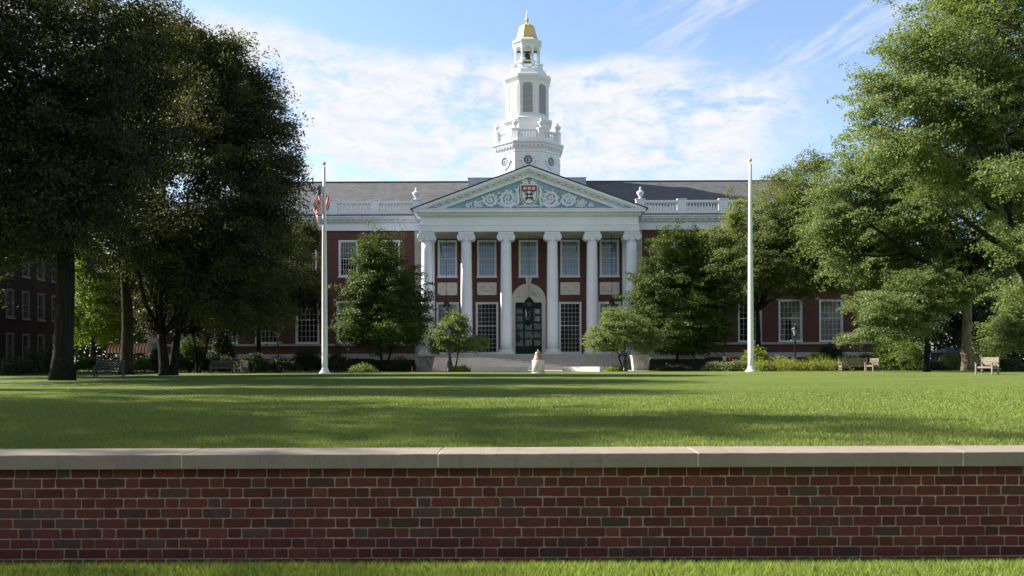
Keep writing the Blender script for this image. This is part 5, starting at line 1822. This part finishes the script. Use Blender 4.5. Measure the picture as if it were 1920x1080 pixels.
lamp_post(521, 68.3, 612, 'black lamp post in the shade left of the left flagpole', True)

def hanging_lantern(x, pyb, pyt, label):
    Y = LY - 2.6
    z0, z1 = PZ(pyb, Y), PZ(pyt, Y)
    h = z1 - z0
    root = empty('hanging_lantern', (x, Y, z0))
    tag(root, label, 'lantern', 'lanterns hanging in the portico')
    r = h * 0.2
    b = MB()
    b.lathe(0, 0, [(0.03, 0), (r * .5, h * .05), (r * .75, h * .1), (r * .78, h * .14)], 8, 0, False)
    for q in range(8):
        a = math.pi / 8 + q * math.pi / 4
        b.tube([(r * .75 * math.cos(a), r * .75 * math.sin(a), h * .12), (r * .95 * math.cos(a), r * .95 * math.sin(a), h * .62)], 0.022, 4)
    b.lathe(0, 0, [(r * 1.15, h * .62), (r * 1.2, h * .66), (r * 1.05, h * .78), (r * .7, h * .89), (r * .3, h * .96), (0.05, h)], 12)
    fr = b.build('frame', 'iron', root, (0, 0, 0))
    b = MB()
    b.lathe(0, 0, [(r * .68, h * .14), (r * .86, h * .61)], 8, 0, False)
    b.build('lantern_glass', 'glass', root, (0, 0, 0))
    b = MB()
    b.tube([(0, 0, h - .02), (0, 0, 12.9 - z0)], 0.022, 5)
    b.build('chain', 'iron', root, (0, 0, 0))
hanging_lantern(CX - 7.9, 592, 563, 'black lantern on a long chain left in the portico')
hanging_lantern(CX, 607, 557, 'largest black lantern, hung on a chain before the green door')
hanging_lantern(CX + 7.9, 590, 562, 'black lantern on a long chain right in the portico')

# ------------------------------------------------------------------ stone pieces by the steps
def planter(x, label):
    root = empty('stone_planter', (x, 70.2, 0))
    tag(root, label, 'planter', 'tapered stone planters beside the steps')
    b = MB()
    prof = [(0.6, 0.02), (0.61, 0.1), (0.72, 1.15)]
    k = math.sqrt(2)
    b.lathe(0, 0, [(r * k, z) for r, z in prof], 4, 0, False, math.pi / 4)
    b.build('body', 'planter_stone', root, (0, 0, 0))
    b = MB()
    b.lathe(0, 0, [(r * k, z) for r, z in ((0.71, 1.151), (0.77, 1.2), (0.78, 1.32), (0.66, 1.325), (0.62, 1.25))], 4, 0, False, math.pi / 4)
    b.build('rim', 'planter_stone', root, (0, 0, 0))
planter(PX(795, 70.2), 'tapered pale stone planter left of the steps')
planter(PX(1200, 70.2), 'tapered pale stone planter right of the steps')
for s in (-1, 1):
    b = MB()
    x0, x1 = (PX(700, 71.5), PX(778, 71.5)) if s < 0 else (PX(1218, 71.5), PX(1320, 71.5))
    o = b.box(-(x1 - x0) / 2, (x1 - x0) / 2, -0.25, 0.25, 0.98, 1.28).box(-(x1 - x0) / 2, (x1 - x0) / 2, -0.1, 0.24, 0.0, 0.98, 1).build('area_wall', ['pale_stone', 'interior'], None, ((x0 + x1) / 2, 71.5, 0))
    tag(o, 'stone capped low wall running left from the left planter' if s < 0 else 'stone capped low wall running right from the right planter', 'wall', 'low walls beside the planters')

def low_wall(loc, ln, h, rz, label):
    root = empty('low_wall', loc, rz)
    tag(root, label, 'low wall', 'low granite walls before the steps')
    b = MB()
    n = 3
    for k in range(n):
        b.box(-ln / 2 + ln * k / n + 0.004, -ln / 2 + ln * (k + 1) / n - 0.004, -0.22, 0.22, 0.008, h)
    b.build('granite_blocks', 'white_granite', root, (0, 0, 0))
low_wall((PX(1092, 65.6), 65.6, 0), 4.0, 0.38, R(-48), 'low pale granite wall right of the bell, its face in the sun')
low_wall((PX(936, 66.0), 66.0, 0), 4.6, 0.36, R(12), 'low grey granite wall left of the bell with a sunlit end')

# bell on its round plinth
Yb = 57
plx = PX(1009, Yb)
root = empty('bell_plinth', (plx, Yb, 0))
tag(root, 'round pale granite plinth on the lawn before the steps, under the old bell', 'plinth')
b = MB(); b.lathe(0, 0, [(0.42, -.02), (0.42, 0.87), (0.4, 0.9)], 32)
b.build('drum', 'white_granite', root, (0, 0, 0))
b = MB(); b.lathe(0, 0, [(0.46, -0.02), (0.46, 0.05), (0.43, 0.06)], 32)
b.build('foot', 'stone', root, (0, 0, 0))
root = empty('old_bell', (plx, Yb, 0.9))
tag(root, 'weathered bronze bell standing on the round granite plinth', 'bell')
b = MB(); b.lathe(0, 0, [(0.36, 0.002), (0.355, 0.05), (0.3, 0.14), (0.25, 0.26), (0.22, 0.4), (0.2, 0.5), (0.17, 0.56), (0.06, 0.585)], 28)
b.build('bell_body', 'bronze', root, (0, 0, 0))
b = MB(); b.lathe(0, 0, [(0.07, 0.58), (0.07, 0.64), (0.04, 0.66), (0.05, 0.7), (0.02, 0.73)], 12)
b.box(-0.1, 0.1, -0.03, 0.03, 0.6, 0.65)
b.build('crown_loop', 'bronze', root, (0, 0, 0))

# ------------------------------------------------------------------ benches and garden chairs
def seat_thing(name, width, label, cat, loc, rz, group, mat='teak', planks=False):
    root = empty(name, loc, rz)
    tag(root, label, cat, group)
    hw = width / 2
    b = MB()
    for k in range(5):
        y = -0.24 + k * 0.115
        b.box(-hw + .04, hw - .04, y, y + 0.095, 0.42, 0.445)
    b.box(-hw + .06, hw - .06, -0.26, -0.235, 0.35, 0.42)
    b.build('seat', mat, root, (0, 0, 0))
    b = MB()
    b.box(-hw + .05, hw - .05, 0.33, 0.37, 0.86, 0.95)
    b.box(-hw + .05, hw - .05, 0.3, 0.335, 0.5, 0.56)
    n = max(5, int(width / 0.115))
    if planks:
        for z in (0.575, 0.72):
            b.box(-hw + .05, hw - .05, 0.31, 0.335, z, z + .135)
    for k in range(0 if planks else n):
        x = -hw + .09 + (width - .18) * (k + .5) / n
        m_ = Matrix.Translation((x, 0.315, 0.55)) @ Matrix.Rotation(R(-5), 4, 'X')
        b.box(-0.028, 0.028, -0.01, 0.012, 0, 0.33, 0, m_)
    b.build('backrest', mat, root, (0, 0, 0))
    for s in (-1, 1):
        x = s * (hw - .03)
        b = MB(); b.box(x - .035, x + .035, -0.3, -0.23, 0, 0.62); b.build('leg', mat, root, (0, 0, 0))
        b = MB(); b.box(x - .035, x + .035, 0.28, 0.35, 0, 0.5); b.box(x - .035, x + .035, 0.3, 0.37, 0.5, 0.97); b.build('leg', mat, root, (0, 0, 0))
        b = MB(); b.box(x - .045, x + .045, -0.34, 0.31, 0.62, 0.655); b.build('armrest', mat, root, (0, 0, 0))
        b = MB(); b.box(x - .02, x + .02, -0.23, 0.28, 0.3, 0.4); b.box(x - .02, x + .02, -0.23, 0.28, 0.12, 0.17); b.build('side_rail', mat, root, (0, 0, 0))
    return root
seat_thing('garden_bench', 2.05, 'long weathered teak bench in the sun before the right shrubs', 'bench', (PX(1602, 61.6), 61.6, 0), R(-4), 'teak benches around the lawn')
seat_thing('garden_armchair', 0.74, 'teak armchair at the right end of the long sunny bench', 'armchair', (PX(1634, 61), 61.0, 0), R(-62), 'teak armchairs around the lawn')
seat_thing('garden_bench', 1.6, 'teak bench in the shade of the forked tree on the left', 'bench', (PX(411, 60), 60.5, 0), R(10), 'teak benches around the lawn', 'teak_shaded')
seat_thing('garden_armchair', 0.74, 'teak armchair beside the shaded bench on the left', 'armchair', (PX(449, 59.5), 59.8, 0), R(-30), 'teak armchairs around the lawn', 'teak_shaded')
seat_thing('garden_bench', 1.5, 'bench in dark shade left of the straight elm trunk', 'bench', (PX(205, 47), 47, 0), R(15), 'teak benches around the lawn', 'teak_shaded')
seat_thing('garden_armchair', 0.95, 'single pale teak chair alone on the lawn at the right edge', 'armchair', (PX(1850, 45.5), 45.5, 0), R(-60), 'teak armchairs around the lawn', planks=True)

# dark teal garden table with a white bucket and a red bag behind the low shrubs
root = empty('garden_table', (PX(1378, 67.2), 67.2, 0))
tag(root, 'dark teal garden table half hidden behind the low shrubs by the right flagpole', 'table')
b = MB()
for k in range(6): b.box(-1.0, 1.0, -0.38 + k * .13, -0.26 + k * .13, 0.76, 0.8)
b.build('table_top', 'green_paint', root, (0, 0, 0))
for sx in (-1, 1):
    for sy in (-1, 1):
        b = MB(); b.box(sx * .85 - .04, sx * .85 + .04, sy * .3 - .04, sy * .3 + .04, 0, 0.76); b.build('leg', 'green_paint', root, (0, 0, 0))
o = MB().lathe(0, 0, [(0.12, 0), (0.16, 0.33), (0.17, 0.34), (0.155, 0.33), (0.115, 0.03)], 18).build('bucket', 'white_trim', None, (PX(1348, 69), 69.0, 0.8))
o.location.x = PX(1378, 67.2) - 0.85
o.location.y = 67.1
tag(o, 'small white bucket on the left end of the teal table', 'bucket')
b = MB(); b.ellipsoid((0, 0, 0.15), (0.2, 0.15, 0.15), 12); b.tube([(-.1, 0, .26), (-.05, 0, .36), (.05, 0, .36), (.1, 0, .26)], 0.015, 5)
o = b.build('red_bag', 'red', None, (PX(1378, 67.2) - 0.45, 67.05, 0.8))
tag(o, 'small red bag on the teal table beside the white bucket', 'bag')
# small orange cone left of the left planter
root = empty('traffic_cone', (PX(772.5, 67), 67, 0))
tag(root, 'small orange cone on the grass edge left of the left planter', 'cone')
b = MB(); b.lathe(0, 0, [(0.11, 0.03), (0.09, 0.1), (0.03, 0.44), (0.02, 0.46)], 14); b.build('cone_body', 'orange', root, (0, 0, 0))
b = MB(); b.box(-.16, .16, -.16, .16, 0, 0.03); b.build('base', 'orange', root, (0, 0, 0))
# thin dark post right of the pale trunk
root = empty('thin_post', (PX(1835, 60), 60, 0))
tag(root, 'thin dark metal post behind the single garden chair', 'post')
b = MB(); b.tube([(0, 0, 0), (0, 0, PZ(641, 60, 1835))], 0.035, 8); b.build('shaft', 'iron', root, (0, 0, 0))
b = MB(); b.lathe(0, 0, [(0.09, 0), (0.09, 0.08), (0.04, 0.12)], 10); b.build('base', 'iron', root, (0, 0, 0))

# striped entrance awning on slim poles
def awning():
    Y = 92.0
    x0, x1 = PX(209, Y), PX(284, Y)
    zt, zb = PZ(648, Y, 240) + 0.25, PZ(662, Y, 240)
    root = empty('striped_awning', ((x0 + x1) / 2, Y, 0))
    tag(root, 'red and white striped entrance awning on slim poles beyond the elm trunks', 'awning')
    hw = (x1 - x0) / 2
    b = MB()
    n = 26
    for k in range(n):
        a, c = -hw + 2 * hw * k / n, -hw + 2 * hw * (k + 1) / n
        m_ = k % 2
        b.add([(a, -1.2, zb), (c, -1.2, zb), (c, -1.2, zb + .5), (a, -1.2, zb + .5)], [(0, 1, 2, 3)], m_)
        prof = [(-1.2, zb + .5), (-0.8, zt - .12), (0, zt), (0.8, zt - .12), (1.2, zb + .5), (1.2, zb)]
        for p, q in zip(prof[:-1], prof[1:]):
            b.add([(a, p[0], p[1]), (c, p[0], p[1]), (c, q[0], q[1]), (a, q[0], q[1])], [(0, 1, 2, 3)], m_)
    for s in (-1, 1):
        b.add([(s * hw, -1.2, zb), (s * hw, 1.2, zb), (s * hw, 1.2, zb + .5), (s * hw, .8, zt - .12), (s * hw, 0, zt), (s * hw, -.8, zt - .12), (s * hw, -1.2, zb + .5)], [tuple(range(7))], 1)
    b.build('canopy', ['awning_red', 'awning_white'], root, (0, 0, 0))
    for x in (-hw + .1, -hw / 3, hw / 3, hw - .1):
        for y in (-1.15, 1.15):
            b = MB(); b.tube([(x, y, 0), (x, y, zb + .1)], 0.03, 6); b.build('pole', 'lead', root, (0, 0, 0))
awning()
# pale blue canvas tent seen under the right hand trees
def tent():
    Y = 88.0
    root = empty('canvas_tent', (PX(1786, Y), Y, 0))
    tag(root, 'pale blue canvas tent glimpsed left of the pale locust trunk', 'tent')
    zt, zb = PZ(655, Y, 1785), PZ(661, Y, 1785)
    b = MB()
    b.add([(-1.6, -1.6, zb), (1.6, -1.6, zb), (1.6, 1.6, zb), (-1.6, 1.6, zb), (-.5, 0, zt + .25), (.5, 0, zt + .25)], [(0, 1, 5, 4), (1, 2, 5), (2, 3, 4, 5), (3, 0, 4)])
    b.build('roof', 'tent', root, (0, 0, 0))
    b = MB()
    for k in range(14):
        a = -1.55 + 3.1 * k / 14
        b.add([(a, 1.5 + .05 * (k % 2), 0.0), (a + 3.1 / 14, 1.5 + .05 * ((k + 1) % 2), 0.0), (a + 3.1 / 14, 1.5 + .05 * ((k + 1) % 2), zb), (a, 1.5 + .05 * (k % 2), zb)], [(0, 1, 2, 3)])
    b.build('side_wall', 'tent_blue', root, (0, 0, 0))
    for sx in (-1, 1):
        for sy in (-1, 1):
            b = MB(); b.tube([(sx * 1.5, sy * 1.5, 0), (sx * 1.5, sy * 1.5, zb + .02)], 0.04, 6); b.build('pole', 'iron', root, (0, 0, 0))
tent()
# clipped hedges closing the ground level view behind the trees
def hedge(px0, px1, pyt, Y, label, seed, mat):
    w = (px1 - px0) / F * Y; h = PZ(pyt, Y, (px0 + px1) / 2)
    root = empty('hedge', (PX((px0 + px1) / 2, Y), Y, 0))
    tag(root, label, 'hedge')
    rng = np.random.default_rng(seed)
    n = int(w * h * 110)
    x = (rng.random(n) - .5) * w
    z = rng.random(n) ** 0.9 * h * (0.8 + 0.12 * np.sin(x * .9 + seed) + 0.1 * np.sin(x * 2.3))
    y = rng.normal(0, 0.9, n) + 0.5 * np.sin(x * 1.7 + z)
    pos = np.stack([x, y, z], 1)
    nrm = rng.normal(size=(n, 3)); nrm[:, 2] += .5; nrm[:, 1] -= .4
    nrm /= np.linalg.norm(nrm, axis=1)[:, None]
    t = rng.normal(size=(n, 3)); t -= (t * nrm).sum(1)[:, None] * nrm; t /= np.linalg.norm(t, axis=1)[:, None]
    bv = np.cross(nrm, t); sz = 0.36 * (.6 + .8 * rng.random(n))
    t *= (sz * .5)[:, None]; bv *= (sz * .32)[:, None]
    vs = np.stack([pos - t, pos + bv, pos + t, pos - bv], 1).reshape(-1, 3)
    o = bpy.data.objects.new('foliage', quads_mesh('foliage', vs, np.stack([rng.random(n), rng.random(n) * .9, rng.random(n), np.ones(n)], 1), mat))
    col.objects.link(o); o.parent = root
    b = MB()
    for k in range(int(w / 1.6)):
        xx = -w / 2 + 1.6 * (k + .5)
        b.tube([(xx, 0, -.05), (xx + .2, .1, h * .3), (xx - .1, 0, h * .6)], [.07, .05, .02], 6)
    b.build('stems', 'bark_dark', root, (0, 0, 0))
hedge(60, 330, 560, 108, 'tall loose hedge closing the gap behind the striped awning', 201, 'leaf_maple')
hedge(1600, 2080, 560, 108, 'tall loose hedge closing the view behind the right hand trees', 202, 'leaf_dark')
hedge(-200, 110, 540, 118, 'tall loose hedge beyond the dark brick hall', 203, 'leaf_dark')
